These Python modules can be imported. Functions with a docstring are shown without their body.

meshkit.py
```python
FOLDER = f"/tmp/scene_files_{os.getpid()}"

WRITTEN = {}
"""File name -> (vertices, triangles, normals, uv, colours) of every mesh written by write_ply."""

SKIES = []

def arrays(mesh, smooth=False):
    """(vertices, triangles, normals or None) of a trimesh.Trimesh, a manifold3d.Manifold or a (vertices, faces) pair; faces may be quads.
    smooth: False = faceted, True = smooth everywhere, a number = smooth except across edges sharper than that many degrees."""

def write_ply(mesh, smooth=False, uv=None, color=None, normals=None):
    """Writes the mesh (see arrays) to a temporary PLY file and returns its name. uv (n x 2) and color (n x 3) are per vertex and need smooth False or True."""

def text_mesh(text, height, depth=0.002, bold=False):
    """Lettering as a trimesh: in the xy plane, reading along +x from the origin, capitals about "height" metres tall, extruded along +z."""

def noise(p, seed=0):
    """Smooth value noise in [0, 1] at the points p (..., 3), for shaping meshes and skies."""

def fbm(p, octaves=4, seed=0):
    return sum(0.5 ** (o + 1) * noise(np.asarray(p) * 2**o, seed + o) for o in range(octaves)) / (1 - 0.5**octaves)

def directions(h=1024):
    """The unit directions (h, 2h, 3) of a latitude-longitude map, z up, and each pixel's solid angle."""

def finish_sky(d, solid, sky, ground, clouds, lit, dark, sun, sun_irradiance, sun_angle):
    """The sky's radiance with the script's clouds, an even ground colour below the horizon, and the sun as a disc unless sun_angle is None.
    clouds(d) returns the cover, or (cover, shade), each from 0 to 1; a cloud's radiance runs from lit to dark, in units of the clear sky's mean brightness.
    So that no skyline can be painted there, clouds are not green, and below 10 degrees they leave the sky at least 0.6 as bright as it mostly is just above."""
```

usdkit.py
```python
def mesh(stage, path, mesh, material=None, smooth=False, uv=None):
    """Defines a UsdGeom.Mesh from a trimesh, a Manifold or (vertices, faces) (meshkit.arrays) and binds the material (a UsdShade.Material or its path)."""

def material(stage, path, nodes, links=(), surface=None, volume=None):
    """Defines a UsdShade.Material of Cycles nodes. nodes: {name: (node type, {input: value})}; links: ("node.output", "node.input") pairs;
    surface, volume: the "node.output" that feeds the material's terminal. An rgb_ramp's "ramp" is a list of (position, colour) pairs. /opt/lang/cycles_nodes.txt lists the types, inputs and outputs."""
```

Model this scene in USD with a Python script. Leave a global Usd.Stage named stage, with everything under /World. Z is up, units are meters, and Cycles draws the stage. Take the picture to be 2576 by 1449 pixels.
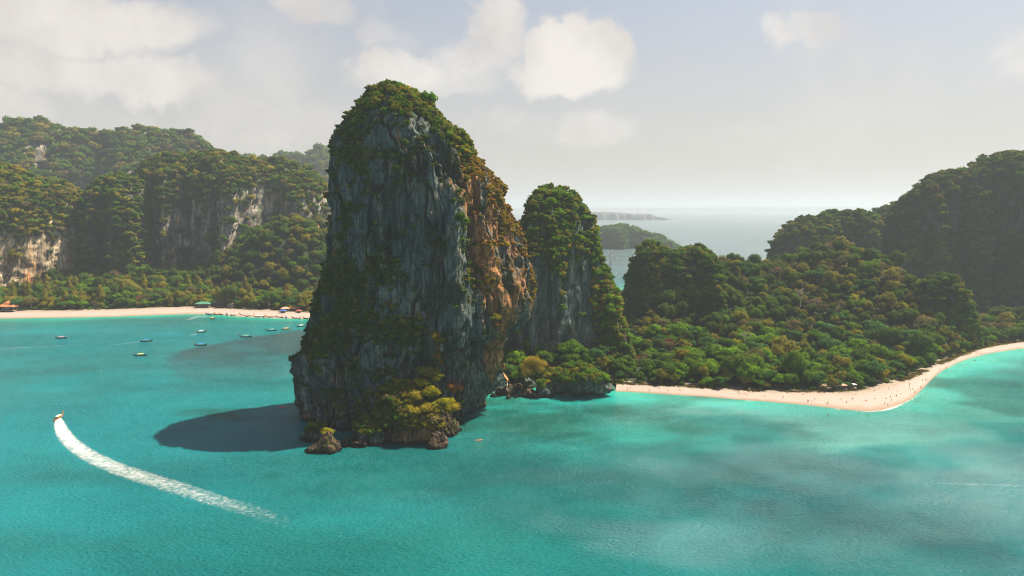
import math, random
import numpy as np, trimesh, manifold3d
from scipy import ndimage
import usdkit, meshkit
from pxr import Usd, UsdGeom, UsdLux, UsdShade, Gf, Sdf, Vt

stage = Usd.Stage.CreateInMemory()
UsdGeom.SetStageUpAxis(stage, 'Z')
stage.DefinePrim('/World', 'Xform')
stage.DefinePrim('/World/Looks', 'Scope')

# ---------------------------------------------------------------- camera
EYE_HEIGHT, PITCH, FOCUS = 120.0, math.radians(6.6), 1740.0   # drone 120 m above the sea; focal length in units of a 2576-wide picture
EXPOSURE = 1.38
SUN_TO = np.array([0.922, 0.388])          # horizontal direction towards the sun (x right, y away from the camera)
SUN_ELEVATION = math.radians(59)
SUN_STRENGTH, SKY_STRENGTH = 1.25, 0.052
HAZE_DENSITY = 0.00010

cam = UsdGeom.Camera.Define(stage, '/World/camera')
cam.AddTranslateOp().Set(Gf.Vec3d(0, 0, EYE_HEIGHT))
cam.AddRotateXOp().Set(90 - math.degrees(PITCH))
cam.CreateHorizontalApertureAttr(36.0)
cam.CreateFocalLengthAttr(36.0 * FOCUS / 2576)
cam.CreateClippingRangeAttr(Gf.Vec2f(1, 200000))
cam.CreateExposureAttr(EXPOSURE)

# ---------------------------------------------------------------- sky and sun
cp, sp = math.cos(PITCH), math.sin(PITCH)
def ray(px, py):
    u, v = (np.asarray(px, float) - 1288) / FOCUS, (724 - np.asarray(py, float)) / FOCUS
    return np.stack([u, cp + v * sp, -sp + v * cp], -1)
def ground(px, py, z=0.0):
    """the point of height z that the photograph shows at this place"""
    d = ray(px, py); t = (EYE_HEIGHT - z) / -d[..., 2]
    p = d * t[..., None]; p[..., 2] += EYE_HEIGHT
    return p
def at_depth(px, py, Y):
    d = ray(px, py); t = Y / d[..., 1]
    p = d * np.asarray(t)[..., None]; p[..., 2] += EYE_HEIGHT
    return p

sun_dir = np.array([*(SUN_TO / np.linalg.norm(SUN_TO) * math.cos(SUN_ELEVATION)), math.sin(SUN_ELEVATION)])
sun = UsdLux.DistantLight.Define(stage, '/World/sun')
sun.CreateIntensityAttr(SUN_STRENGTH); sun.CreateNormalizeAttr(True); sun.CreateAngleAttr(0.53); sun.CreateColorAttr(Gf.Vec3f(1.0, 0.88, 0.68))
az = math.atan2(sun_dir[0], sun_dir[1])
q = Gf.Rotation(Gf.Vec3d(0, 0, 1), Gf.Vec3d(*sun_dir)).GetQuat()
sun.AddOrientOp(UsdGeom.XformOp.PrecisionDouble).Set(q)

clouds = [  # centre, half width, half height in the picture, cover
    (150, 40, 300, 78, 1.0), (360, 75, 130, 50, .9), (40, 165, 150, 68, .9), (330, 200, 200, 62, .9), (480, 235, 110, 45, .6), (20, 275, 80, 45, .75), (690, 310, 230, 75, .55),
    (200, 320, 300, 50, .35), (790, 10, 120, 45, .7), (945, 70, 62, 36, .5), (1010, 100, 45, 30, .3), (1240, 35, 85, 75, .85), (1270, 80, 75, 55, .7), (1180, 130, 130, 55, .7), (1010, 165, 145, 52, .8),
    (1120, 190, 160, 45, .6), (1400, 110, 75, 68, 1.15), (1505, 135, 85, 72, 1.15), (1440, 180, 150, 52, 1.05), (1330, 160, 45, 50, .5), (1270, 310, 120, 50, .4), (1500, 325, 115, 52, .6), (1850, 335, 150, 45, .4),
    (2030, 82, 100, 48, .7), (2150, 65, 60, 25, .25), (2700, 150, 150, 60, .6), (3000, 60, 200, 80, .8), (-300, 120, 260, 80, .9), (-250, 330, 250, 60, .5)]
nodes = {
    'sky': ('sky_texture', {'sky_type': 'single_scattering', 'sun_disc': False, 'sun_elevation': SUN_ELEVATION, 'sun_rotation': az, 'air_density': 1.0, 'aerosol_density': 2.5, 'ozone_density': 1.0, 'altitude': 50.0}),
    'place': ('texture_coordinate', {}), 'xyz': ('separate_xyz', {}),
    'azimuth': ('math', {'math_type': 'arctan2'}), 'elevation': ('math', {'math_type': 'arcsine'}),
    'plane': ('combine_xyz', {}),
    'wobble': ('noise_texture', {'scale': 10.0, 'detail': 8.0, 'roughness': 0.64}), 'wob2': ('vector_math', {'vector_math_type': 'subtract', 'vector2': (.5, .5, .5)}) }
nodes['wob2'] = ('vector_math', {'math_type': 'subtract', 'vector2': (.5, .5, .5)})
nodes['wob3'] = ('vector_math', {'math_type': 'multiply', 'vector2': (.13, .10, 0)})
nodes['where'] = ('vector_math', {'math_type': 'add'})
links = [('place.generated', 'xyz.vector'), ('xyz.x', 'azimuth.value1'), ('xyz.y', 'azimuth.value2'), ('xyz.z', 'elevation.value1'), ('azimuth.value', 'plane.x'), ('elevation.value', 'plane.y'),
         ('place.generated', 'wobble.vector'), ('wobble.color', 'wob2.vector1'), ('wob2.vector', 'wob3.vector1'), ('plane.vector', 'where.vector1'), ('wob3.vector', 'where.vector2')]
last = None
for i, (cx, cy, rx, ry, w) in enumerate(clouds):
    d = ray(cx, cy); d = d / np.linalg.norm(d); a, e = math.atan2(d[0], d[1]), math.asin(d[2])
    k = (FOCUS / rx / max(math.cos(e), .2) * 0.88, FOCUS / ry * .92, 0)
    nodes[f's{i}'] = ('vector_math', {'math_type': 'subtract', 'vector2': (a, e, 0)})
    nodes[f'm{i}'] = ('vector_math', {'math_type': 'multiply', 'vector2': k})
    nodes[f'l{i}'] = ('vector_math', {'math_type': 'length'})
    nodes[f'r{i}'] = ('map_range', {'range_type': 'smoothstep', 'from_min': 1.25, 'from_max': 0.45, 'to_min': 0.0, 'to_max': w, 'clamp': True})
    links += [('where.vector', f's{i}.vector1'), (f's{i}.vector', f'm{i}.vector1'), (f'm{i}.vector', f'l{i}.vector1'), (f'l{i}.value', f'r{i}.value')]
    if last:
        nodes[f'x{i}'] = ('math', {'math_type': 'smoothmax', 'value3': 0.15}); links += [(last, f'x{i}.value1'), (f'r{i}.result', f'x{i}.value2')]; last = f'x{i}.value'
    else:
        last = f'r{i}.result'
# the rest of the sky carries loose cumulus of the same kind
nodes['far'] = ('noise_texture', {'scale': 2.6, 'detail': 6.0, 'roughness': 0.55}); nodes['farr'] = ('map_range', {'range_type': 'smoothstep', 'from_min': .50, 'from_max': .72, 'to_min': 0., 'to_max': .45, 'clamp': True})
nodes['fluff'] = ('noise_texture', {'scale': 20.0, 'detail': 9.0, 'roughness': .62}); nodes['flf'] = ('math', {'math_type': 'multiply_add', 'value2': .75, 'value3': -.375}); nodes['dens'] = ('math', {'math_type': 'add'}); nodes['edge'] = ('map_range', {'range_type': 'smoothstep', 'from_min': .10, 'from_max': 1.0, 'to_min': 0., 'to_max': 1.0, 'clamp': True})
nodes['cover'] = ('math', {'math_type': 'smoothmax', 'value3': 0.1}); nodes['cover2'] = ('math', {'math_type': 'multiply', 'value2': .9, 'use_clamp': True})
nodes['shade'] = ('noise_texture', {'scale': 9.0, 'detail': 5.0, 'roughness': 0.5}); nodes['cloudcol'] = ('rgb_ramp', {'ramp': [(.3, (5.0, 4.6, 4.3)), (.65, (6.9, 6.4, 5.95))]})
nodes['hz'] = ('map_range', {'range_type': 'linear', 'from_min': 0.0, 'from_max': .47, 'to_min': .98, 'to_max': .0, 'clamp': True})
nodes['veil'] = ('mix_color', {'b': (4.85, 4.5, 4.15), 'use_clamp': False})
nodes['withclouds'] = ('mix_color', {'use_clamp': True}); nodes['bg'] = ('background_shader', {'strength': SKY_STRENGTH})
links += [('place.generated', 'far.vector'), ('far.fac', 'farr.value'), (last, 'dens.value1'), ('place.generated', 'fluff.vector'), ('fluff.fac', 'flf.value1'), ('flf.value', 'dens.value2'), ('dens.value', 'edge.value'), ('edge.result', 'cover.value1'), ('farr.result', 'cover.value2'), ('cover.value', 'cover2.value1'), ('place.generated', 'shade.vector'), ('shade.fac', 'cloudcol.fac'),
          ('elevation.value', 'hz.value'), ('hz.result', 'veil.fac'), ('sky.color', 'veil.a'), ('veil.result', 'withclouds.a'), ('cloudcol.color', 'withclouds.b'), ('cover2.value', 'withclouds.fac'), ('withclouds.result', 'bg.color')]
sky_mat = usdkit.material(stage, '/World/Looks/daylight_sky', nodes, links, surface='bg.background')
dome = UsdLux.DomeLight.Define(stage, '/World/sky')
UsdShade.MaterialBindingAPI.Apply(dome.GetPrim()).Bind(sky_mat)
dome.GetPrim().SetCustomDataByKey('kind', 'structure')

# ---------------------------------------------------------------- helpers
used = {}
def numbered(name):
    n = used.get(name, -1) + 1; used[name] = n
    return name if n == 0 else f'{name}_{n:03d}'
def say(prim, label=None, category=None, group=None, kind=None):
    p = prim.GetPrim() if hasattr(prim, 'GetPrim') else prim
    for k, v in (('label', label), ('category', category), ('group', group), ('kind', kind)):
        if v: p.SetCustomDataByKey(k, v)
    return prim
def part(parent, name, mesh, mat, smooth=35, label=None):
    """a mesh below parent (a prim path)"""
    base = f'{parent}/{name}'; path, n = base, 0
    while stage.GetPrimAtPath(path): n += 1; path = f'{base}_{n:03d}'
    m = usdkit.mesh(stage, path, mesh, mat, smooth)
    if label: say(m, label)
    return m
def top(name, mesh, mat, smooth=35, **said):
    m = usdkit.mesh(stage, '/World/' + numbered(name), mesh, mat, smooth); say(m, **said); return m
def thing(name, loc=(0, 0, 0), turn=0.0, scale=None, tilt=None, **said):
    x = UsdGeom.Xform.Define(stage, '/World/' + numbered(name))
    x.AddTranslateOp().Set(Gf.Vec3d(*map(float, loc))); x.AddRotateZOp().Set(float(turn))
    if tilt is not None: x.AddRotateXOp().Set(float(tilt))
    if scale is not None: x.AddScaleOp().Set(Gf.Vec3f(*([float(scale)] * 3 if np.ndim(scale) == 0 else map(float, scale))))
    say(x, **said); return x
def pattern(name):
    p = stage.CreateClassPrim('/World/' + name); p.SetTypeName('Xform'); return str(p.GetPath())
def copy_of(pat, name, loc, turn=0.0, scale=None, tilt=None, **said):
    x = thing(name, loc, turn, scale, tilt, **said); x.GetPrim().GetReferences().AddInternalReference(pat); x.GetPrim().SetInstanceable(True); return x
def raw_mesh(path, v, f, mat, normals=None):
    m = UsdGeom.Mesh.Define(stage, path)
    m.CreatePointsAttr(Vt.Vec3fArray.FromNumpy(np.asarray(v, np.float32))); f = np.asarray(f, np.int32)
    m.CreateFaceVertexCountsAttr(Vt.IntArray.FromNumpy(np.full(len(f), f.shape[1], np.int32))); m.CreateFaceVertexIndicesAttr(Vt.IntArray.FromNumpy(f.ravel()))
    m.CreateSubdivisionSchemeAttr('none')
    if normals is not None: m.CreateNormalsAttr(Vt.Vec3fArray.FromNumpy(np.asarray(normals, np.float32))); m.SetNormalsInterpolation('vertex')
    UsdShade.MaterialBindingAPI.Apply(m.GetPrim()).Bind(mat)
    return m
def scatter(name, makers, pos, size, index, turn=None, **said):
    """copies of a few shapes as one object that nobody could count"""
    path = '/World/' + numbered(name); pi = UsdGeom.PointInstancer.Define(stage, path)
    kinds = []
    for i, mk in enumerate(makers):
        sub = f'{path}/shape_{i + 1:03d}'; mk(sub); kinds.append(Sdf.Path(sub))
    n = len(pos); rng = np.random.default_rng(n)
    turn = rng.uniform(0, 2 * np.pi, n) if turn is None else turn
    pi.CreatePrototypesRel().SetTargets(kinds)
    pi.CreatePositionsAttr(Vt.Vec3fArray.FromNumpy(np.asarray(pos, np.float32)))
    size = np.asarray(size, np.float32); size = np.repeat(size[:, None], 3, 1) if size.ndim == 1 else size
    pi.CreateScalesAttr(Vt.Vec3fArray.FromNumpy(size))
    pi.CreateProtoIndicesAttr(Vt.IntArray.FromNumpy(np.asarray(index, np.int32)))
    pi.CreateOrientationsAttr(Vt.QuathArray([Gf.Quath(float(math.cos(t / 2)), 0, 0, float(math.sin(t / 2))) for t in turn]))
    say(pi, **said); return pi
def grid_faces(nu, nv, wrap=False):
    i = np.arange(nu - (0 if wrap else 1))[:, None]; j = np.arange(nv - 1)[None]
    a = i * nv + j; b = ((i + 1) % nu) * nv + j
    return np.stack([a, b, b + 1, a + 1], -1).reshape(-1, 4)
def normals_of(v, f):
    n = np.zeros_like(v); c = np.cross(v[f[:, 1]] - v[f[:, 0]], v[f[:, -1]] - v[f[:, 0]])
    for k in range(f.shape[1]): np.add.at(n, f[:, k], c)
    return n / np.maximum(np.linalg.norm(n, axis=1, keepdims=True), 1e-9)
def smooth01(x): x = np.clip(x, 0, 1); return x * x * (3 - 2 * x)
def fb(p, f, oct=4, seed=0): return meshkit.fbm(np.asarray(p) * np.asarray(f), oct, seed) * 2 - 1      # about -0.6 .. 0.6

# ---------------------------------------------------------------- materials
def leaf_material(name, col, warm=None, lit=.4):
    c = np.array(col); w = np.array(warm if warm is not None else c * (1.45, 1.25, .9))
    return usdkit.material(stage, f'/World/Looks/{name}', {
        'g': ('geometry', {}), 'n': ('noise_texture', {'scale': .035, 'detail': 4.0, 'roughness': .6}), 'nr': ('map_range', {'from_min': .35, 'from_max': .65, 'clamp': True}),
        'c': ('mix_color', {'a': tuple(c * .8), 'b': tuple(np.minimum(w, .85))}), 'r': ('map_range', {'from_min': 0., 'from_max': 1., 'to_min': .42, 'to_max': 1.5}), 's': ('vector_math', {'math_type': 'scale'}),
        'd': ('diffuse_bsdf', {'roughness': .6}), 't': ('translucent_bsdf', {}), 'm': ('mix_closure', {'fac': lit})},
        [('g.position', 'n.vector'), ('n.fac', 'nr.value'), ('nr.result', 'c.fac'), ('g.random_per_island', 'r.value'), ('c.result', 's.vector1'), ('r.result', 's.scale'), ('s.vector', 'd.color'), ('s.vector', 't.color'), ('d.BSDF', 'm.closure1'), ('t.BSDF', 'm.closure2')], surface='m.closure')
def plain(name, col, rough=.7, grain=0.0, scale=1.0, metallic=0.0):
    nodes = {'p': ('principled_bsdf', {'base_color': col, 'roughness': rough, 'metallic': metallic})}; links = []
    if grain:
        c = np.array(col)
        nodes |= {'g': ('texture_coordinate', {}), 'n': ('noise_texture', {'scale': scale, 'detail': 4.0}), 'r': ('rgb_ramp', {'ramp': [(.3, tuple(c * (1 - grain))), (.7, tuple(np.minimum(c * (1 + grain), .95)))]})}
        links = [('g.object', 'n.vector'), ('n.fac', 'r.fac'), ('r.color', 'p.base_color')]
    return usdkit.material(stage, f'/World/Looks/{name}', nodes, links, surface='p.BSDF')
def rock_material(name, tones, stain, stain_at=.56, scale=.22, bump=1.2, moss=None):
    nodes = {'g': ('geometry', {}), 'mp': ('mapping', {'scale': (1, 1, .11)}), 'n': ('noise_texture', {'scale': scale, 'detail': 7.0, 'roughness': .66, 'distortion': .4}), 'ramp': ('rgb_ramp', {'ramp': [(.30, tones[0]), (.44, tones[1]), (.56, tones[2]), (.72, tones[3])]}),
        'mpf': ('mapping', {'scale': (1, 1, .07)}), 'mpc': ('mapping', {'scale': (1, 1, .32)}), 'vc': ('voronoi_texture', {'feature': 'distance_to_edge', 'scale': scale * .9}), 'vr': ('map_range', {'from_min': .0, 'from_max': .07, 'to_min': .38, 'to_max': 1.0, 'clamp': True}), 'cr': ('math', {'math_type': 'multiply'}), 'nf': ('noise_texture', {'scale': scale * 4.5, 'detail': 5.0, 'roughness': .6}), 'fr': ('map_range', {'from_min': .34, 'from_max': .66, 'to_min': .5, 'to_max': 1.55}),
        'mp2': ('mapping', {'scale': (1, 1, .28)}), 'n2': ('noise_texture', {'scale': .045, 'detail': 6.0, 'roughness': .65}), 'sr': ('map_range', {'range_type': 'smoothstep', 'from_min': stain_at, 'from_max': stain_at + .13, 'to_max': .85, 'clamp': True}), 'mx': ('mix_color', {'b': stain}),
        'n4': ('noise_texture', {'scale': .03, 'detail': 3.0}), 'big': ('map_range', {'from_min': .3, 'from_max': .7, 'to_min': .6, 'to_max': 1.35}), 'both': ('math', {'math_type': 'multiply'}), 'sc': ('vector_math', {'math_type': 'scale'}),
        'och': ('attribute', {'attribute': 'ochre'}), 'sadd': ('math', {'math_type': 'multiply_add', 'value2': .32}), 'mpm': ('mapping', {'scale': (1, 1, .6), 'location': (7, 3, 11)}), 'nm': ('noise_texture', {'scale': .06, 'detail': 8.0, 'roughness': .7}), 'mr': ('map_range', {'range_type': 'smoothstep', 'from_min': .52, 'from_max': .62, 'to_max': .85 if moss else 0.0, 'clamp': True}), 'mm': ('mix_color', {'b': moss or (0, 0, 0)}),
        'xyz': ('separate_xyz', {}), 'wet': ('map_range', {'range_type': 'smoothstep', 'from_min': 2.6, 'from_max': 1.2, 'to_max': .85, 'clamp': True}), 'wm': ('mix_color', {'b': (.012, .013, .010)}), 'n3': ('noise_texture', {'scale': .9, 'detail': 6.0, 'roughness': .7}), 'ba': ('math', {'math_type': 'add'}), 'b': ('bump', {'strength': 1.0, 'distance': bump}), 'p': ('principled_bsdf', {'roughness': .92, 'specular_ior_level': .15})}
    links = [('g.position', 'mp.vector'), ('mp.vector', 'n.vector'), ('n.fac', 'ramp.fac'), ('g.position', 'mp2.vector'), ('mp2.vector', 'n2.vector'), ('och.fac', 'sadd.value1'), ('n2.fac', 'sadd.value3'), ('sadd.value', 'sr.value'), ('sr.result', 'mx.fac'), ('ramp.color', 'mx.a'), ('g.position', 'mpf.vector'), ('mpf.vector', 'nf.vector'), ('nf.fac', 'fr.value'),
        ('g.position', 'n4.vector'), ('n4.fac', 'big.value'), ('n.color', 'mpc.location'), ('g.position', 'mpc.vector'), ('mpc.vector', 'vc.vector'), ('vc.distance', 'vr.value'), ('big.result', 'both.value1'), ('fr.result', 'cr.value1'), ('vr.result', 'cr.value2'), ('cr.value', 'both.value2'), ('mx.result', 'sc.vector1'), ('both.value', 'sc.scale'), ('g.position', 'mpm.vector'), ('mpm.vector', 'nm.vector'), ('nm.fac', 'mr.value'), ('mr.result', 'mm.fac'), ('sc.vector', 'mm.a'), ('g.position', 'xyz.vector'), ('xyz.z', 'wet.value'), ('wet.result', 'wm.fac'), ('mm.result', 'wm.a'), ('wm.result', 'p.base_color'),
        ('g.position', 'n3.vector'), ('n3.fac', 'ba.value1'), ('n.fac', 'ba.value2'), ('ba.value', 'b.height'), ('b.normal', 'p.normal')]
    return usdkit.material(stage, f'/World/Looks/{name}', nodes, links, surface='p.BSDF')

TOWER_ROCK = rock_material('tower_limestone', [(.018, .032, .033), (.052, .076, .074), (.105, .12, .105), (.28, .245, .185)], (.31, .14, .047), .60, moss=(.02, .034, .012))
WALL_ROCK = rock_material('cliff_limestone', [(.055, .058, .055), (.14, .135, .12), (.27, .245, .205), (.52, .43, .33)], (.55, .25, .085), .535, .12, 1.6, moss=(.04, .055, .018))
SUNLIT_ROCK = rock_material('sunlit_limestone', [(.09, .07, .05), (.27, .205, .135), (.42, .33, .225), (.62, .50, .36)], (.62, .25, .06), .50, .12, 1.6, moss=(.05, .055, .018))  # cliff limestone with warm sunlight put into its tones
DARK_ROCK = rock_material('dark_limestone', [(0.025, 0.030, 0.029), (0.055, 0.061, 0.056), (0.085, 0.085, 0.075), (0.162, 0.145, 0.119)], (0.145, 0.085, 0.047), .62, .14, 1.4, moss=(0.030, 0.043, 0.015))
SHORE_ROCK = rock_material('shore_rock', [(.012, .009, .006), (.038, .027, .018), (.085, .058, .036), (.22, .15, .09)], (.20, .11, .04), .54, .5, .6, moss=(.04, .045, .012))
GREENS = {
    'deep': leaf_material('deep_green_leaves', (.14, .25, .045)), 'mid': leaf_material('green_leaves', (.19, .37, .04)), 'fresh': leaf_material('fresh_green_leaves', (.25, .53, .03)), 'olive': leaf_material('olive_leaves', (.42, .42, .055)),
    'gold': leaf_material('golden_leaves', (.86, .58, .035), (.90, .70, .06), .55), 'amber': leaf_material('amber_leaves', (.92, .62, .05), (.95, .74, .09), .6), 'rust': leaf_material('rusty_dry_leaves', (.52, .21, .06), (.60, .28, .08)), 'dry': leaf_material('dry_brown_leaves', (.34, .27, .11), (.42, .34, .13)), 'jade': leaf_material('jade_leaves', (.13, .34, .095)), 'lime': leaf_material('yellow_green_leaves', (.58, .60, .03), None, .5),
    'orange': leaf_material('orange_creeper_leaves', (.86, .40, .05), None, .5), 'pink': leaf_material('pinkish_bare_twigs', (.46, .31, .23), (.54, .36, .27))}
BARK = plain('bark', (.10, .075, .055), .9, .3, 2.0)
PALE_BARK = plain('pale_bark', (.34, .29, .25), .9, .2, 2.0)
# ---------------------------------------------------------------- where land meets sea (picture places carried to the ground)
SHORE_RIGHT = [(1548, 984), (1590, 986), (1640, 989), (1700, 993), (1780, 998), (1850, 1004), (1930, 1010), (2000, 1016), (2060, 1022), (2110, 1028), (2150, 1032), (2185, 1034), (2215, 1032), (2240, 1026), (2268, 1015), (2290, 1004), (2308, 990), (2325, 974), (2345, 953), (2365, 936), (2390, 922), (2425, 906), (2470, 893), (2520, 883), (2576, 876), (2640, 870)]
BACK_RIGHT = [(1552, 962), (1590, 964), (1640, 966), (1700, 968), (1780, 974), (1850, 979), (1930, 982), (2000, 983), (2060, 983), (2110, 982), (2150, 979), (2185, 973), (2215, 967), (2240, 962), (2262, 956), (2280, 950), (2296, 943), (2312, 935), (2330, 928), (2350, 917), (2375, 907), (2410, 892), (2455, 877), (2505, 866), (2560, 858), (2625, 851)]
SHORE_LEFT = [(-330, 806), (-150, 804), (0, 801), (120, 799), (250, 797), (370, 793), (480, 790), (540, 791), (600, 796), (660, 799), (720, 801), (790, 803), (830, 806)]
BACK_LEFT = [(-340, 784), (-160, 783), (0, 781), (120, 780), (250, 778), (370, 773), (480, 770), (540, 772), (600, 776), (660, 778), (720, 781), (790, 785), (830, 788)]
G = lambda pts, z=0.0: np.array([ground(x, y, z)[:2] for x, y in pts])
sr, br, sl, bl = G(SHORE_RIGHT), G(BACK_RIGHT, 2.2), G(SHORE_LEFT), G(BACK_LEFT, 2.2)
COAST = np.vstack([sl, [(-172, 700), (-128, 620), (-104, 540), (-90, 470), (-60, 430), (-32, 428)], G([(1240, 1000), (1300, 996), (1345, 988), (1385, 980), (1410, 974), (1440, 972), (1530, 975)]), sr, [(640, 740), (900, 860), (1150, 1000), (900, 1200), (640, 1150), (300, 1050), (100, 1000), (-40, 1060), (-60, 1300), (-80, 2700), (-3000, 2700), (-3000, 760)]])
INLAND = np.vstack([bl, [(-165, 715), (-118, 625), (-95, 545), (-80, 480), (-50, 440), (-30, 440)], G([(1240, 985), (1300, 980), (1345, 972), (1385, 968), (1440, 962), (1530, 966)]), br, [(660, 760), (900, 880), (1120, 1000), (900, 1180), (640, 1130), (300, 1035), (100, 985), (-45, 1050), (-75, 1300), (-95, 2690), (-2990, 2690), (-2990, 780)]])
import shapely
GX0, GX1, GY0, GY1, STEP = -1250., 1250., 60., 1500., 2.0
gw, gh = int((GX1 - GX0) / STEP) + 1, int((GY1 - GY0) / STEP) + 1
def signed(poly):
    """metres to the outline on a grid, positive inside"""
    a = shapely.contains_xy(shapely.Polygon(poly), *np.meshgrid(GX0 + STEP * np.arange(gw), GY0 + STEP * np.arange(gh)))
    return (ndimage.distance_transform_edt(a) - ndimage.distance_transform_edt(~a)) * STEP
D_COAST, D_INLAND = signed(COAST), signed(INLAND)
def look_up(field, x, y):
    if np.ndim(x) == 0: return float(look_up(field, np.array([x]), np.array([y]))[0])
    return ndimage.map_coordinates(field, [(np.asarray(y) - GY0) / STEP, (np.asarray(x) - GX0) / STEP], order=1, mode='nearest')

def ridge_at(x, pts, Y):
    p = np.array([at_depth(a, b, Y)[[0, 2]] for a, b in pts]); return np.interp(x, p[:, 0], p[:, 1], left=0, right=0)
HILL = [(1560, 800), (1600, 720), (1800, 700), (1850, 690), (1900, 706), (1950, 696), (2000, 680), (2060, 668), (2130, 652), (2190, 668), (2230, 704), (2270, 760), (2330, 830), (2420, 900)]
MOUND = [(540, 760), (570, 700), (600, 668), (640, 642), (690, 622), (730, 612), (780, 622), (830, 650), (880, 690), (940, 760)]
def land_height(x, y):
    x, y = np.asarray(x, float), np.asarray(y, float)
    d = look_up(D_INLAND, x, y)
    h = np.where(d > 0, 1.6 + 2.2 * smooth01(d / 30), np.maximum(1.6 + d * .6, -6))
    up, down = smooth01((y - 515) / 150), 1 - smooth01((y - 675) / 150)
    h = h + np.where(d > 0, np.maximum(ridge_at(x, HILL, 670), 0) * up * down * smooth01(d / 25), 0)
    h = h + 17 * np.exp(-(((x - 40) / 45) ** 2 + ((y - 515) / 35) ** 2)) * smooth01(d / 20)
    left = x < -60
    h = h + np.where(left & (d > 0), 22 * smooth01((y - 850) / 140) * smooth01(d / 60) + np.maximum(ridge_at(x, MOUND, 960), 0) * smooth01((y - 865) / 85) * (1 - smooth01((y - 975) / 100)), 0)
    far = left & (y > 1080)
    h = h + np.where(far, 95 * smooth01((y - 1080) / 320), 0)
    return h + np.where(d > 5, 1.5 * fb(np.stack([x, y, 0 * x], -1), .03, 3, 5) * smooth01(d / 30), 0)
def sheet(name, xs, ys, height, mat, keep=None, **said):
    X, Y = np.meshgrid(xs, ys, indexing='ij'); v = np.stack([X, Y, height(X, Y)], -1).reshape(-1, 3)
    f = grid_faces(len(xs), len(ys))
    if keep is not None: f = f[keep(v)[f].any(1)]
    u = np.unique(f); m = np.full(len(v), -1); m[u] = np.arange(len(u)); v, f = v[u], m[f]
    mesh = raw_mesh('/World/' + numbered(name), v, f, mat, normals_of(v, f)); say(mesh, **said); return mesh, v

SOIL = plain('forest_soil', (.05, .055, .025), .95)
usdkit.material(stage, '/World/Looks/forest_soil', {'g': ('geometry', {}), 'n': ('noise_texture', {'scale': .12, 'detail': 6.0}), 'r': ('rgb_ramp', {'ramp': [(.3, (.008, .016, .005)), (.6, (.018, .032, .009)), (.8, (.035, .04, .014))]}), 'p': ('principled_bsdf', {'roughness': .95})},
    [('g.position', 'n.vector'), ('n.fac', 'r.fac'), ('r.color', 'p.base_color')], surface='p.BSDF')
land_keep = lambda v: (look_up(D_INLAND, v[:, 0], v[:, 1]) > -14)
sheet('forest_floor', np.arange(-90, 760, 4.), np.arange(400, 1060, 4.), land_height, SOIL, land_keep, kind='structure')
sheet('forest_floor', np.concatenate([np.arange(-1240, -900, 10.), np.arange(-900, -40, 5.)]), np.concatenate([np.arange(560, 1010, 5.), np.arange(1010, 2700, 30.)]), land_height, SOIL, land_keep, kind='structure')

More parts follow.
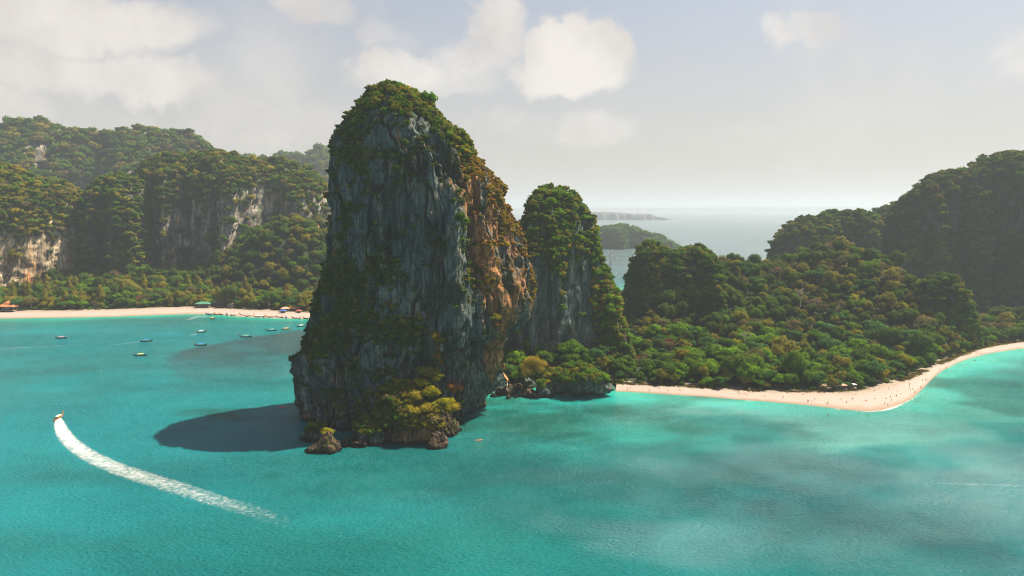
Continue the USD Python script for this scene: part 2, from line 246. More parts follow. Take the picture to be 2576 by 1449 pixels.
# sand: a sheet from a little under the water up to the trees
SAND = usdkit.material(stage, '/World/Looks/sand', {'g': ('geometry', {}), 'z': ('separate_xyz', {}), 'n': ('noise_texture', {'scale': .16, 'detail': 5.0}), 'nz': ('math', {'math_type': 'multiply_add', 'value2': .7, 'value3': -.35}), 'h': ('math', {'math_type': 'add'}),
    'r': ('rgb_ramp', {'ramp': [(.0, (0.140, 0.114, 0.082)), (.14, (0.191, 0.133, 0.092)), (.30, (0.252, 0.190, 0.153)), (.42, (0.295, 0.235, 0.209)), (.80, (0.280, 0.227, 0.200)), (1., (0.202, 0.158, 0.114))]}), 'hs': ('map_range', {'from_min': -.4, 'from_max': 2.3, 'clamp': True}),
    'n2': ('noise_texture', {'scale': 1.6, 'detail': 6.0}), 'b': ('bump', {'distance': .25, 'strength': .6}), 'p': ('principled_bsdf', {'roughness': .9, 'specular_ior_level': .2})},
    [('g.position', 'z.vector'), ('g.position', 'n.vector'), ('n.fac', 'nz.value1'), ('nz.value', 'h.value1'), ('z.z', 'h.value2'), ('h.value', 'hs.value'), ('hs.result', 'r.fac'), ('r.color', 'p.base_color'), ('g.position', 'n2.vector'), ('n2.fac', 'b.height'), ('b.normal', 'p.normal')], surface='p.BSDF')
def smooth_line(p, n):
    t = np.concatenate([[0], np.cumsum(np.linalg.norm(np.diff(p, axis=0), axis=1))]); from_ = np.linspace(0, t[-1], n)
    from scipy.interpolate import PchipInterpolator
    return np.stack([PchipInterpolator(t, p[:, k])(from_) for k in range(2)], -1)
def beach(shore, back, n):
    k = len(shore); from scipy.interpolate import PchipInterpolator
    t = np.linspace(0, k - 1, n); s = np.stack([PchipInterpolator(np.arange(k), shore[:, c])(t) for c in (0, 1)], -1); b = np.stack([PchipInterpolator(np.arange(k), back[:, c])(t) for c in (0, 1)], -1)
    w = np.array([-.9, -.45, -.18, -.06, 0, .06, .14, .25, .4, .55, .7, .85, 1.0, 1.25, 1.6]); width = np.linalg.norm(b - s, axis=1, keepdims=True)
    rows = []
    for q in w:
        off = q * (b - s) if q >= 0 else q * (b - s) / np.maximum(width, 1) * np.maximum(width, 12)
        p = s + off
        z = -1.2 * min(1, -q / .5) if q < 0 else 2.2 * (1 - (1 - min(q, 1)) ** 1.6) + max(0, q - 1) * .2
        zz = z + .12 * fb(np.c_[p, 0 * p[:, :1]], .12, 3, 2) * min(1, abs(q) * 6)
        rows.append(np.c_[p, zz])
    v = np.stack(rows, 1).reshape(-1, 3); f = grid_faces(n, len(w))
    return v, f
v, f = beach(sr, br, 420); n = normals_of(v, f); n *= np.sign(n[:, 2:]); say(raw_mesh('/World/' + numbered('sand_beach'), v, f, SAND, n), kind='structure')
v, f = beach(sl, bl, 260); n = normals_of(v, f); n *= np.sign(n[:, 2:]); say(raw_mesh('/World/' + numbered('sand_beach'), v, f, SAND, n), kind='structure')

# ---------------------------------------------------------------- the sea: one sheet; colour follows depth, bottom and distance, with some cloud reflection painted in
def patch(x, y, pts_px, rx, ry, seed=0, soft=.5):
    """0..1 around a place of the picture, radii in metres, ragged outline"""
    c = ground(*pts_px)[:2]
    n = fb(np.stack([x, y, 0 * x], -1), (.016, .03, 1), 6, seed) * 1.9
    r = np.hypot((x - c[0]) / rx, (y - c[1]) / ry) + n
    return 1 - smooth01((r - (1 - soft)) / (2 * soft))
def sea_colour(x, y):
    d = -look_up(D_COAST, x, y)
    P = np.stack([x, y, 0 * x], -1)
    dn = np.maximum(d + fb(P, .03, 4, 9) * 14 * smooth01(d / 20), 0)
    ramp_d = [0, 3, 9, 20, 34, 60, 110, 4000]
    left = np.array([(.42, .42, .27), (.25, .38, .24), (.05, .32, .21), (.003, .22, .165), (.001, .185, .155), (.003, .19, .175), (.012, .20, .20), (.008, .185, .20)])
    right = np.array([(.42, .42, .27), (.33, .43, .30), (.22, .44, .32), (.09, .38, .30), (.02, .27, .22), (.006, .215, .185), (.006, .185, .18), (.006, .165, .175)])
    side = smooth01((x + 130) / 60)[..., None]
    ip = lambda t: np.stack([np.interp(dn, ramp_d, t[:, k]) for k in range(3)], -1)
    c = (ip(left) * (1 - side) + ip(right) * side) * np.array([.04, .72, .84])
    def lay(c, w, col): return c * (1 - w[..., None]) + np.array(col) * w[..., None]
    c = lay(c, patch(x, y, (2210, 1085), 85, 34, 1) * .85, (.075, .25, .235))         # the pale bar off the point
    c = lay(c, patch(x, y, (1960, 1065), 60, 22, 2) * .6, (.035, .22, .205))
    c = lay(c, patch(x, y, (2400, 1010), 60, 40, 3) * .7, (.04, .24, .205))
    c = lay(c, patch(x, y, (2560, 1000), 45, 45, 4) * .75, (.0, .10, .09))
    c = lay(c, patch(x, y, (1760, 1110), 50, 24, 5) * .85, (.012, .23, .21))
    c = lay(c, patch(x, y, (1330, 1065), 95, 46, 6, .6) * .95, (.0, .060, .046))           # dark water right of the rock
    c = lay(c, patch(x, y, (1500, 1170), 60, 22, 7, .6) * .6, (.0, .068, .07))
    c = lay(c, patch(x, y, (1500, 1075), 40, 10, 14, .6) * .5, (.003, .13, .105))
    c = lay(c, patch(x, y, (1080, 1230), 95, 48, 8, .8) * .65, (.0, .088, .088))
    c = lay(c, patch(x, y, (1330, 1400), 90, 40, 18, .8) * .55, (.0, .10, .10))
    c = lay(c, patch(x, y, (2080, 1180), 80, 18, 10, .6) * .5, (.045, .15, .168))         # seagrass beds, with grey cloud reflection painted into their colour
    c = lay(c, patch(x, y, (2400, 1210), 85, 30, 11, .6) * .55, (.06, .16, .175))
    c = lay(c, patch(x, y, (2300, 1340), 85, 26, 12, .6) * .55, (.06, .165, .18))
    c = lay(c, patch(x, y, (1750, 1195), 45, 9, 15, .7) * .5, (.02, .085, .09))
    c = lay(c, patch(x, y, (300, 950), 110, 70, 13, .7) * .5, (.012, .125, .132))
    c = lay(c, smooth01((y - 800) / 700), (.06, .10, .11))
    dark_patch = [ground(a, b)[:2] for a, b in ((405, 925), (412, 900), (440, 882), (520, 866), (640, 845), (780, 822), (800, 900), (740, 945), (640, 960), (520, 965), (430, 950))]  # outline of a darker patch left of the tower, fading towards the camera
    w = look_up(signed(dark_patch), x, y); fade = smooth01((y - 490) / 80)
    c = lay(c, smooth01(w / 10) * (.35 + .6 * fade) * np.clip(.9 + fb(P, .025, 4, 3), 0, 1), (.022, .062, .07))
    c = c * (1 + .30 * fb(P, (.012, .03, 1), 5, 21))[..., None]
    wash = (1 - smooth01(np.abs(d - .3) / 1.6)) * np.clip(.25 + fb(P, .06, 3, 4) * 1.6, 0, 1) * (x > 100)
    return lay(c, wash * .8, (.55, .53, .5))
WATER = usdkit.material(stage, '/World/Looks/sea_water', {'g': ('geometry', {}), 'c': ('attribute', {'attribute': 'seacolour'}),
    'm1': ('mapping', {'rotation': (0, 0, .45), 'scale': (.8, 1.15, 1)}), 'n1': ('noise_texture', {'scale': .75, 'detail': 5.0, 'roughness': .6}),
    'm2': ('mapping', {'rotation': (0, 0, .30), 'scale': (.5, 1, 1)}), 'n2': ('noise_texture', {'scale': .09, 'detail': 4.0}), 'a': ('math', {'math_type': 'multiply_add', 'value2': 1.6}),
    'gust': ('noise_texture', {'scale': .012, 'detail': 4.0}), 'gr': ('map_range', {'from_min': .35, 'from_max': .65, 'to_min': .55, 'to_max': 1.15, 'clamp': True}),
    'w': ('attribute', {'attribute': 'wind'}), 'wk': ('math', {'math_type': 'multiply_add', 'value2': .9, 'value3': 1.0}), 'gw': ('math', {'math_type': 'multiply'}), 'ws': ('math', {'math_type': 'multiply_add', 'value2': .62, 'value3': .16}), 'wr': ('math', {'math_type': 'multiply_add', 'value2': .20, 'value3': .13}), 'b': ('bump', {'distance': 1.7}), 'tone': ('map_range', {'from_min': .3, 'from_max': .7, 'to_min': .86, 'to_max': 1.14}), 'ct': ('vector_math', {'math_type': 'scale'}), 'p': ('principled_bsdf', {'roughness': .13, 'ior': 1.33, 'specular_ior_level': .28})},
    [('g.position', 'm1.vector'), ('m1.vector', 'n1.vector'), ('g.position', 'm2.vector'), ('m2.vector', 'n2.vector'), ('n2.fac', 'a.value1'), ('n1.fac', 'a.value3'), ('a.value', 'b.height'), ('g.position', 'gust.vector'), ('gust.fac', 'gr.value'), ('gr.result', 'gw.value1'), ('w.fac', 'wk.value1'), ('wk.value', 'gw.value2'), ('gw.value', 'b.strength'), ('w.fac', 'wr.value1'), ('wr.value', 'p.roughness'), ('w.fac', 'ws.value1'), ('ws.value', 'p.specular_ior_level'), ('b.normal', 'p.normal'),
     ('n1.fac', 'tone.value'), ('c.color', 'ct.vector1'), ('tone.result', 'ct.scale'), ('ct.vector', 'p.base_color')], surface='p.BSDF')
def sea_axis(*runs): return np.unique(np.concatenate([np.arange(a, b + .01, s) for a, b, s in runs]))
xs = sea_axis((-60000, -10000, 10000), (-10000, -2000, 1000), (-2000, -700, 50), (-700, -260, 6), (-260, 460, 3), (460, 620, 6), (620, 2000, 60), (2000, 10000, 1000), (10000, 60000, 10000))
ys = sea_axis((-2000, 0, 200), (0, 150, 25), (150, 620, 3), (620, 820, 4), (820, 2000, 60), (2000, 10000, 1000), (10000, 60000, 10000))
X, Y = np.meshgrid(xs, ys, indexing='ij'); v = np.stack([X, Y, 0 * X], -1).reshape(-1, 3); f = grid_faces(len(xs), len(ys))
sea = raw_mesh('/World/sea', v, f, WATER); say(sea, kind='structure')
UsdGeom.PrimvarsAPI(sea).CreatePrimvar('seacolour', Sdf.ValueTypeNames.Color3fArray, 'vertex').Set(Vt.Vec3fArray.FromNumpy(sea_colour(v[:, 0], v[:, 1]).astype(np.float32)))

# the ruffled, windier water out to the right
UsdGeom.PrimvarsAPI(sea).CreatePrimvar('wind', Sdf.ValueTypeNames.FloatArray, 'vertex').Set(Vt.FloatArray.FromNumpy((.25 + .75 * patch(v[:, 0], v[:, 1], (2520, 1350), 110, 75, 31, .8) * np.clip(.8 + 1.2 * fb(v, .05, 4, 33), 0, 1.3)).astype(np.float32)))

# ---------------------------------------------------------------- haze over the whole bay
HAZE = usdkit.material(stage, '/World/Looks/haze_air', {'v': ('principled_volume', {'color': (.60, .70, .79), 'density': HAZE_DENSITY, 'anisotropy': 0.25})}, [], volume='v.volume')
box = trimesh.creation.box([136000, 72000, 401]); box.apply_translation([0, 32000, 199.5])
say(usdkit.mesh(stage, '/World/haze', box, HAZE, False), kind='stuff')
# ---------------------------------------------------------------- the great limestone tower
LEFT = [(962, 199), (930, 214), (905, 250), (880, 290), (860, 325), (850, 360), (845, 400), (840, 450), (837, 500), (835, 560), (830, 620), (822, 680), (803, 730), (792, 780), (777, 830), (757, 870), (740, 900), (737, 950), (735, 1000), (741, 1035), (762, 1060), (800, 1085), (815, 1110), (820, 1150)]
RIGHT = [(1008, 199), (1040, 214), (1083, 240), (1118, 275), (1165, 320), (1192, 350), (1222, 390), (1247, 440), (1271, 490), (1287, 530), (1306, 580), (1322, 630), (1337, 680), (1346, 720), (1346, 758), (1338, 795), (1318, 830), (1292, 860), (1272, 900), (1256, 940), (1240, 965), (1225, 985), (1215, 1005), (1210, 1150)]
TOWER_Y = 402.0
def tower():
    L = np.array([at_depth(x, y, TOWER_Y)[[0, 2]] for x, y in LEFT]); R = np.array([at_depth(x, y, TOWER_Y)[[0, 2]] for x, y in RIGHT])
    zt = min(L[0, 1], R[0, 1])
    z = np.concatenate([np.linspace(-4, zt, 290)]); nth = 640
    xl, xr = np.interp(z, L[::-1, 1], L[::-1, 0]), np.interp(z, R[::-1, 1], R[::-1, 0])
    a, c = (xr - xl) / 2, (xr + xl) / 2
    shape = np.array([(-1, .12), (-.93, -.42), (-.62, -.80), (-.2, -.95), (.20, -1.03), (.38, -1.02), (.70, -.62), (.97, -.25), (1, .12), (.82, .65), (.3, .98), (-.3, 1.0), (-.82, .65)])
    for _ in range(3):
        nx = np.roll(shape, -1, 0); shape = np.stack([.75 * shape + .25 * nx, .25 * shape + .75 * nx], 1).reshape(-1, 2)
    t = np.concatenate([[0], np.cumsum(np.linalg.norm(np.diff(np.vstack([shape, shape[:1]]), axis=0), axis=1))]); u = np.linspace(0, t[-1], nth, endpoint=False); cl = np.vstack([shape, shape[:1]])
    sx, sy = np.interp(u, t, cl[:, 0]), np.interp(u, t, cl[:, 1])
    sx /= np.abs(sx).max()
    zf = z / zt
    depth = 43 * np.sqrt(np.clip(1 - np.clip((zf - .55) / .47, 0, 1) ** 2.2, .004, 1)) * (1 - .05 * zf)
    depth = np.minimum(depth, a * 1.0 + 2)
    shift = 2 * zf
    x = c[:, None] + a[:, None] * sx[None]; y = TOWER_Y + shift[:, None] + depth[:, None] * sy[None]; zz = np.repeat(z[:, None], nth, 1)
    v = np.stack([x, y, zz], -1).transpose(1, 0, 2).reshape(-1, 3)            # around, then up
    f = grid_faces(nth, len(z), wrap=True)
    n = normals_of(v, f); n2 = n.copy(); n2[:, 2] *= .35; n2 /= np.linalg.norm(n2, axis=1, keepdims=True)
    h = v[:, 2:3] / zt
    edge = np.clip(np.minimum(1, (1.02 - h) * 6), 0.15, 1)
    # buttresses, flutes and ledges; the right flank is the most deeply cut
    warp = v + 6 * np.stack([fb(v, .03, 3, 70), fb(v, .03, 3, 71), fb(v, .03, 3, 72)], -1)
    big = fb(warp, (.020, .020, .009), 3, 11) * 9
    r = np.abs(fb(warp, (.07, .07, .010), 4, 12)); groove = -np.exp(-(r / .042) ** 2) * 4.2
    flute = fb(warp, (.13, .13, .018), 4, 13) * 4.0
    fine = fb(v, (.45, .45, .07), 4, 14) * 2.0
    pits = fb(v, (.2, .2, .12), 5, 15) * 2.8
    right = smooth01((v[:, 0] - (c.mean() + 8)) / 22) * (v[:, 1] < TOWER_Y + 8)
    low = smooth01((75 - v[:, 2]) / 40)
    ribs = -np.abs(fb(warp, (.055, .055, .006), 3, 16)) * 11 + 2
    over = fb(warp, (.035, .035, .05), 4, 17) * 7 * low                            # bulges and hollows near the foot
    d = big * .8 + groove + flute * (.8 + .5 * right) + fine + pits + ribs * right * 1.1 + over
    # the tall hollow in the right flank and the overhang below it
    def hollow(px, py, rx, rz, deep):
        q = at_depth(px, py, TOWER_Y - 36); return -deep * np.exp(-(((v[:, 0] - q[0]) / rx) ** 2 + ((v[:, 2] - q[2]) / rz) ** 2) ** 1.5) * (v[:, 1] < TOWER_Y)
    d += hollow(1208, 620, 4.0, 26, 9) + hollow(1130, 930, 5, 12, 6) + hollow(1200, 900, 9, 9, 9) + hollow(1290, 860, 8, 14, 5) + hollow(1080, 800, 9, 7, 2.5)
    v = v + n2 * (d * edge[:, 0])[:, None]
    v[:, 2] -= 4.5 * smooth01((v[:, 2] - 120) / 70)
    top_ring = v.reshape(nth, len(z), 3)[:, -1]
    cap = top_ring.mean(0) + (0, 0, 1.5); k = len(v); v = np.vstack([v, cap])
    i = np.arange(nth); tri = np.stack([i * len(z) + len(z) - 1, ((i + 1) % nth) * len(z) + len(z) - 1, np.full(nth, k)], -1)
    F = np.vstack([f[:, [0, 1, 2]], f[:, [0, 2, 3]], tri])
    return v, F
TV, TF = tower()
x = thing('limestone_tower', label='towering limestone rock with shaded fluted face rising straight from the turquoise sea', category='rock tower')
TOWER = '/World/limestone_tower'
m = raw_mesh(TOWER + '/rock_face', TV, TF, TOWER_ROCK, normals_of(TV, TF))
q = TV.copy(); flank = smooth01((q[:, 0] - np.interp(q[:, 2], [0, 60, 120, 190], [-22, -27, -34, -40])) / 14) * (q[:, 1] < TOWER_Y + 14)          # ochre stain of right flank and foot; the flank also carries painted warm sunlight
ochre = np.clip(flank * np.clip(.55 + 1.3 * fb(q, (.09, .09, .02), 4, 18), 0, 1) + .35 * smooth01((45 - q[:, 2]) / 20) * np.clip(.4 + 2 * fb(q, (.05, .05, .04), 3, 19), 0, 1), 0, 1)
UsdGeom.PrimvarsAPI(m).CreatePrimvar('ochre', Sdf.ValueTypeNames.FloatArray, 'vertex').Set(Vt.FloatArray.FromNumpy(ochre.astype(np.float32)))

# ---------------------------------------------------------------- cliffs and hills: a ridge line, a wall in front of it, a back
STEEP = [(-1, -.03), (-.96, .2), (-.91, .45), (-.84, .68), (-.70, .84), (-.42, .95), (0, 1), (.5, .8), (.85, .4), (1, -.03)]
SLOPE = [(-1, -.03), (-.75, .17), (-.5, .42), (-.25, .72), (-.1, .92), (0, 1), (.4, .75), (.8, .3), (1, -.03)]
def massif(name, pts, Y, front, back, mat, step=2.0, seed=0, prof=STEEP, base=0.0, lump=11.0, flute=4.2, bend=None, **said):
    p = np.array([at_depth(a, b, Y)[[0, 2]] for a, b in pts])
    t = np.concatenate([[0], np.cumsum(np.abs(np.diff(p[:, 0])) + .35 * np.abs(np.diff(p[:, 1])))]); nu = max(int(t[-1] / step), 20)
    u = np.linspace(0, t[-1], nu); X, H = np.interp(u, t, p[:, 0]), np.interp(u, t, p[:, 1])
    H = ndimage.gaussian_filter1d(H, 1.2)
    w = np.clip(np.sqrt(np.clip(1 - (2 * u / t[-1] - 1) ** 2, 0, 1)), .12, 1) ** .7
    pr = np.array(prof); hm = max(H.max() - base, 5)
    s = np.concatenate([[0], np.cumsum(np.hypot(np.diff(pr[:, 0]) * front, np.diff(pr[:, 1]) * hm))]); ns = max(int(s[-1] / step), 16); ss = np.linspace(0, s[-1], ns)
    py, pz = np.interp(ss, s, pr[:, 0]), np.interp(ss, s, pr[:, 1])
    dy = np.where(py < 0, py * front, py * back)
    off = np.zeros(nu) if bend is None else np.interp(X, [at_depth(b[0], 600, Y)[0] for b in bend], [b[1] for b in bend])
    but = fb(np.stack([X, 0 * X, 0 * X + seed], -1), .022, 3, seed) * front * .8 + np.abs(fb(np.stack([X, 0 * X, 0 * X + seed], -1), .05, 3, seed + 1)) * front * .45
    v = np.stack([np.repeat(X[:, None], ns, 1), Y + off[:, None] + dy[None] * w[:, None] + but[:, None] * np.clip(-py[None], 0, 1) ** .8, base + pz[None] * (H[:, None] - base)], -1).reshape(-1, 3)
    f = grid_faces(nu, ns); n = normals_of(v, f)
    if n[:, 2].mean() < 0: f = f[:, ::-1]; n = -n
    fade = np.repeat(np.clip(1.2 - np.abs(pz), .15, 1)[None], nu, 0).reshape(-1)
    d = fb(v, (.02, .02, .012), 3, seed + 3) * lump * fade + (fb(v, (.09, .09, .014), 4, seed + 4) * flute + fb(v, .16, 4, seed + 5) * flute * .8) * np.clip(fade, .4, 1) - np.exp(-(np.abs(fb(v, (.045, .045, .008), 3, seed + 6)) / .05) ** 2) * flute * 1.2
    v = v + n * d[:, None]
    n = normals_of(v, f)
    m = raw_mesh('/World/' + numbered(name), v, f, mat, n); say(m, kind='structure', **said)
    return v, np.vstack([f[:, [0, 1, 2]], f[:, [0, 2, 3]]])
HILLS = {}
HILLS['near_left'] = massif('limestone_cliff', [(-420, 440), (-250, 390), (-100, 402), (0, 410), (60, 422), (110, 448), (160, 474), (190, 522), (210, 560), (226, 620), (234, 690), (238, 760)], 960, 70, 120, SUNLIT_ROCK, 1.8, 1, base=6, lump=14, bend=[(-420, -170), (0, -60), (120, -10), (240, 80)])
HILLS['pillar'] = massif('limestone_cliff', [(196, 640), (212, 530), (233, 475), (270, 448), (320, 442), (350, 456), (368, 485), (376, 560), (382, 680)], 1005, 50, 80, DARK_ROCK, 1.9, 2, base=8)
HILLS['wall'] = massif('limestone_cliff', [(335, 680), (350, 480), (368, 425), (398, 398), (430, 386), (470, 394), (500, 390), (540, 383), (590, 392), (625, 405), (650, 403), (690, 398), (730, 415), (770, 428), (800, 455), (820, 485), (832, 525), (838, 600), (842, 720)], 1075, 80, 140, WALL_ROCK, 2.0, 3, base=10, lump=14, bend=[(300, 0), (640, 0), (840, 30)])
HILLS['far_left'] = massif('forested_hill', [(-500, 345), (-300, 330), (-100, 316), (0, 318), (30, 305), (70, 303), (110, 312), (150, 322), (200, 332), (250, 336), (300, 329), (360, 321), (400, 328), (450, 336), (500, 350), (526, 378), (545, 420), (640, 470), (760, 560)], 1650, 340, 200, WALL_ROCK, 5.0, 4, base=20, lump=26, flute=6, prof=[(-1, 0), (-.7, .25), (-.42, .40), (-.36, .62), (-.2, .82), (0, 1), (.5, .8), (1, -.03)])
HILLS['farthest_left'] = massif('forested_hill', [(480, 430), (560, 388), (600, 398), (640, 396), (680, 402), (720, 391), (760, 396), (800, 381), (830, 379), (870, 386), (920, 405), (1000, 450), (1080, 540)], 2350, 330, 250, DARK_ROCK, 8.0, 5, base=20, lump=30, flute=8, prof=SLOPE)
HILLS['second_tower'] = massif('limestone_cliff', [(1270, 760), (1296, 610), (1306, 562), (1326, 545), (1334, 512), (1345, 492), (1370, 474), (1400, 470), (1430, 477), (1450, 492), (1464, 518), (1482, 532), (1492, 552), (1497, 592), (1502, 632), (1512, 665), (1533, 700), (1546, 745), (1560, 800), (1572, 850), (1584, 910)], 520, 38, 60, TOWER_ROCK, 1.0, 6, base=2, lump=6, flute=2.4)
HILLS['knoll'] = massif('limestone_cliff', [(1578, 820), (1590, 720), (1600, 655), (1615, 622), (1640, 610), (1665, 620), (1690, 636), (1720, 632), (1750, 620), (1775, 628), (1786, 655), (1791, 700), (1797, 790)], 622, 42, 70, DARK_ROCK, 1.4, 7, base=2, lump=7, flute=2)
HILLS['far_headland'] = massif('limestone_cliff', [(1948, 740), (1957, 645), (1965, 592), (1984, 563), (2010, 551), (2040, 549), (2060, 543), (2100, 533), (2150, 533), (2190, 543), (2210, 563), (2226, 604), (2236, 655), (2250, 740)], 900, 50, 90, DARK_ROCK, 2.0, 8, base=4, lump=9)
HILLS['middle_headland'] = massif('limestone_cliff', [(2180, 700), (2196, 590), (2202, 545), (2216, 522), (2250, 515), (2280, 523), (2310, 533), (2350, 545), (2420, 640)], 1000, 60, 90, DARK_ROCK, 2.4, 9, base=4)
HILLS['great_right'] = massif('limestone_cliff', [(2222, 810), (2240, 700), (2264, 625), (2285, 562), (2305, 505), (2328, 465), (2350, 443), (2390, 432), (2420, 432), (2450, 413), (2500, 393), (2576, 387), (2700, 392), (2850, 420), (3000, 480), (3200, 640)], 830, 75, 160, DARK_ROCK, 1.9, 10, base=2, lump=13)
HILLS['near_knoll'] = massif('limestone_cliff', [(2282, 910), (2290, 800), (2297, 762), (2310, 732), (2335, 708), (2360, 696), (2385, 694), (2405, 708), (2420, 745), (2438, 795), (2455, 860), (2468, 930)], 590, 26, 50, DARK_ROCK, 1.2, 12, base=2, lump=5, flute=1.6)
# islands and capes across the bay
HILLS['island'] = massif('wooded_island', [(1440, 640), (1470, 590), (1500, 582), (1530, 575), (1560, 573), (1590, 578), (1610, 586), (1640, 592), (1665, 605), (1690, 625), (1705, 646)], 2150, 120, 130, DARK_ROCK, 5, 13, base=-2, lump=10, flute=3)
HILLS['cape'] = massif('wooded_island', [(1380, 552), (1440, 535), (1500, 532), (1540, 533), (1580, 536), (1620, 537), (1640, 538), (1652, 545), (1690, 550)], 7300, 300, 300, DARK_ROCK, 16, 14, base=-2, lump=10, flute=4)
HILLS['far_coast'] = massif('far_coast', [(1250, 523), (1500, 521.5), (1700, 522), (1850, 520.5), (1900, 519), (1960, 521), (2100, 519.5), (2160, 521), (2300, 522), (2500, 521)], 24000, 900, 900, DARK_ROCK, 60, 15, base=-2, lump=4, flute=2)

# ---------------------------------------------------------------- boulders and sea rocks
def boulder(c, r, seed, detail=4, rough=.35, flat=0.0, taper=0.0, lean=(0, 0)):
    """an angular lump of limestone: ball pushed in and out, planes cut off, foot below the water"""
    m = trimesh.creation.icosphere(subdivisions=detail); v = np.array(m.vertices); rng = np.random.default_rng(seed)
    for _ in range(9):
        n = rng.normal(size=3); n /= np.linalg.norm(n); k = rng.uniform(.62, .92); s = v @ n - k; v -= np.where(s > 0, s, 0)[:, None] * n * .9
    v = v * (1 + rough * fb(v, 1.6, 5, seed)[:, None] + .5 * rough * fb(v, (7, 7, 2.2), 3, seed + 1)[:, None])
    z = v[:, 2:3]
    v[:, :2] *= 1 - taper * z
    v[:, :2] += z * np.array(lean)
    v = v * np.array(r) + np.array(c)
    return v, np.array(m.faces)
# ---------------------------------------------------------------- leaves
def crown(blobs, count, leaf, seed, core=True, droop=0.0):
    """leaf-sized faces spread over a group of lobes, their shading normals turned outwards; blobs: (x, y, z, radius, squash)"""
    rng = np.random.default_rng(seed); B = np.array(blobs, float); c0 = B[:, :3].mean(0)
    area = B[:, 3] ** 2; pick = rng.choice(len(B), count, p=area / area.sum())
    d = rng.normal(size=(count, 3)); d[:, 2] = np.where(d[:, 2] < -.35, -d[:, 2] * .6, d[:, 2]); d /= np.linalg.norm(d, axis=1, keepdims=True)
    rad = B[pick, 3] * (1 + rng.normal(0, .10, count) - .12 * (rng.random(count) < .3)); p = d * rad[:, None]; p[:, 2] *= B[pick, 4]; p += B[pick, :3]
    inside = np.zeros(count, bool)
    for i, b in enumerate(B):
        q = (p - b[:3]) / (1, 1, b[4]); inside |= (pick != i) & (np.linalg.norm(q, axis=1) < b[3] * .8)
    p, d = p[~inside], d[~inside]; m = len(p)
    out = d * .65 + (p - c0) / np.linalg.norm(p - c0, axis=1, keepdims=True) * .35 + rng.normal(0, .28, (m, 3)); out[:, 2] += .15; out /= np.linalg.norm(out, axis=1, keepdims=True)
    face = out + rng.normal(0, .38, (m, 3)); face /= np.linalg.norm(face, axis=1, keepdims=True)
    a = np.cross(face, rng.normal(size=(m, 3))); a /= np.linalg.norm(a, axis=1, keepdims=True); b = np.cross(face, a)
    s = leaf * rng.uniform(.6, 1.35, m)[:, None]
    v = np.stack([p - a * s * .5, p - b * s * .32, p + a * s * .5 + face * s * .1, p + b * s * .32], 1).reshape(-1, 3); f = np.arange(4 * m).reshape(-1, 4); n = np.repeat(out, 4, 0)
    f = np.vstack([f[:, [0, 1, 2]], f[:, [0, 2, 3]]])
    if core:
        for b in B:
            k = trimesh.creation.icosphere(subdivisions=1); w = np.array(k.vertices) * b[3] * .72; w[:, 2] *= b[4]; f = np.vstack([f, np.array(k.faces) + len(v)]); v = np.vstack([v, w + b[:3]]); n = np.vstack([n, k.vertices])
    return v, f, n
def lobes(seed, r, h, n, spread=.62, lo=.42, hi=.62, squash=.75):
    """lobes of a crown of radius r whose middle stands at height h"""
    rng = np.random.default_rng(seed); out = [(0, 0, h, r * .62, squash)]
    for i in range(n):
        t = i * 2.399 + rng.uniform(-.4, .4); q = math.sqrt((i + .6) / n) * r * spread
        out.append((math.cos(t) * q, math.sin(t) * q, h + rng.uniform(-.25, .3) * r * squash + (1 - q / r) * .25 * r, r * rng.uniform(lo, hi) * (1.05 - .35 * q / r), squash * rng.uniform(.85, 1.15)))
    return out
def limb(a, b, ra, rb, sides=6):
    a, b = np.array(a, float), np.array(b, float); ax = (b - a) / np.linalg.norm(b - a); u = np.cross(ax, (.3, .9, .2)); u /= np.linalg.norm(u); w = np.cross(ax, u); t = np.linspace(0, 2 * np.pi, sides, endpoint=False)
    ring = lambda c, r: c + r * (np.cos(t)[:, None] * u + np.sin(t)[:, None] * w)
    i = np.arange(sides); j = (i + 1) % sides
    return np.vstack([ring(a, ra), ring(b, rb), [b]]), np.vstack([np.stack([i, j, j + sides], -1), np.stack([i, j + sides, i + sides], -1), np.stack([i + sides, j + sides, np.full(sides, 2 * sides)], -1)])
def join(parts):
    v, f, k = [], [], 0
    for a, b in parts: v.append(a); f.append(np.asarray(b) + k); k += len(a)
    return np.vstack(v), np.vstack(f)
def trunk_of(h, r, seed, limbs=5, reach=3.0):
    rng = np.random.default_rng(seed); lean = rng.uniform(-.06, .06, 2) * h; mid = (lean[0] * .5, lean[1] * .3, h * .55); P = [limb((0, 0, -1.0), mid, r, r * .7), limb(mid, (*lean, h * 1.02), r * .7, r * .35)]
    for i in range(limbs):
        t = i * 2.4 + rng.uniform(-.4, .4); k = rng.uniform(.45, .85); P.append(limb((lean[0] * k, lean[1] * k, h * k), (lean[0] + math.cos(t) * reach, lean[1] + math.sin(t) * reach, h * (k + .35)), r * .4, r * .12, 5))
    return join(P)
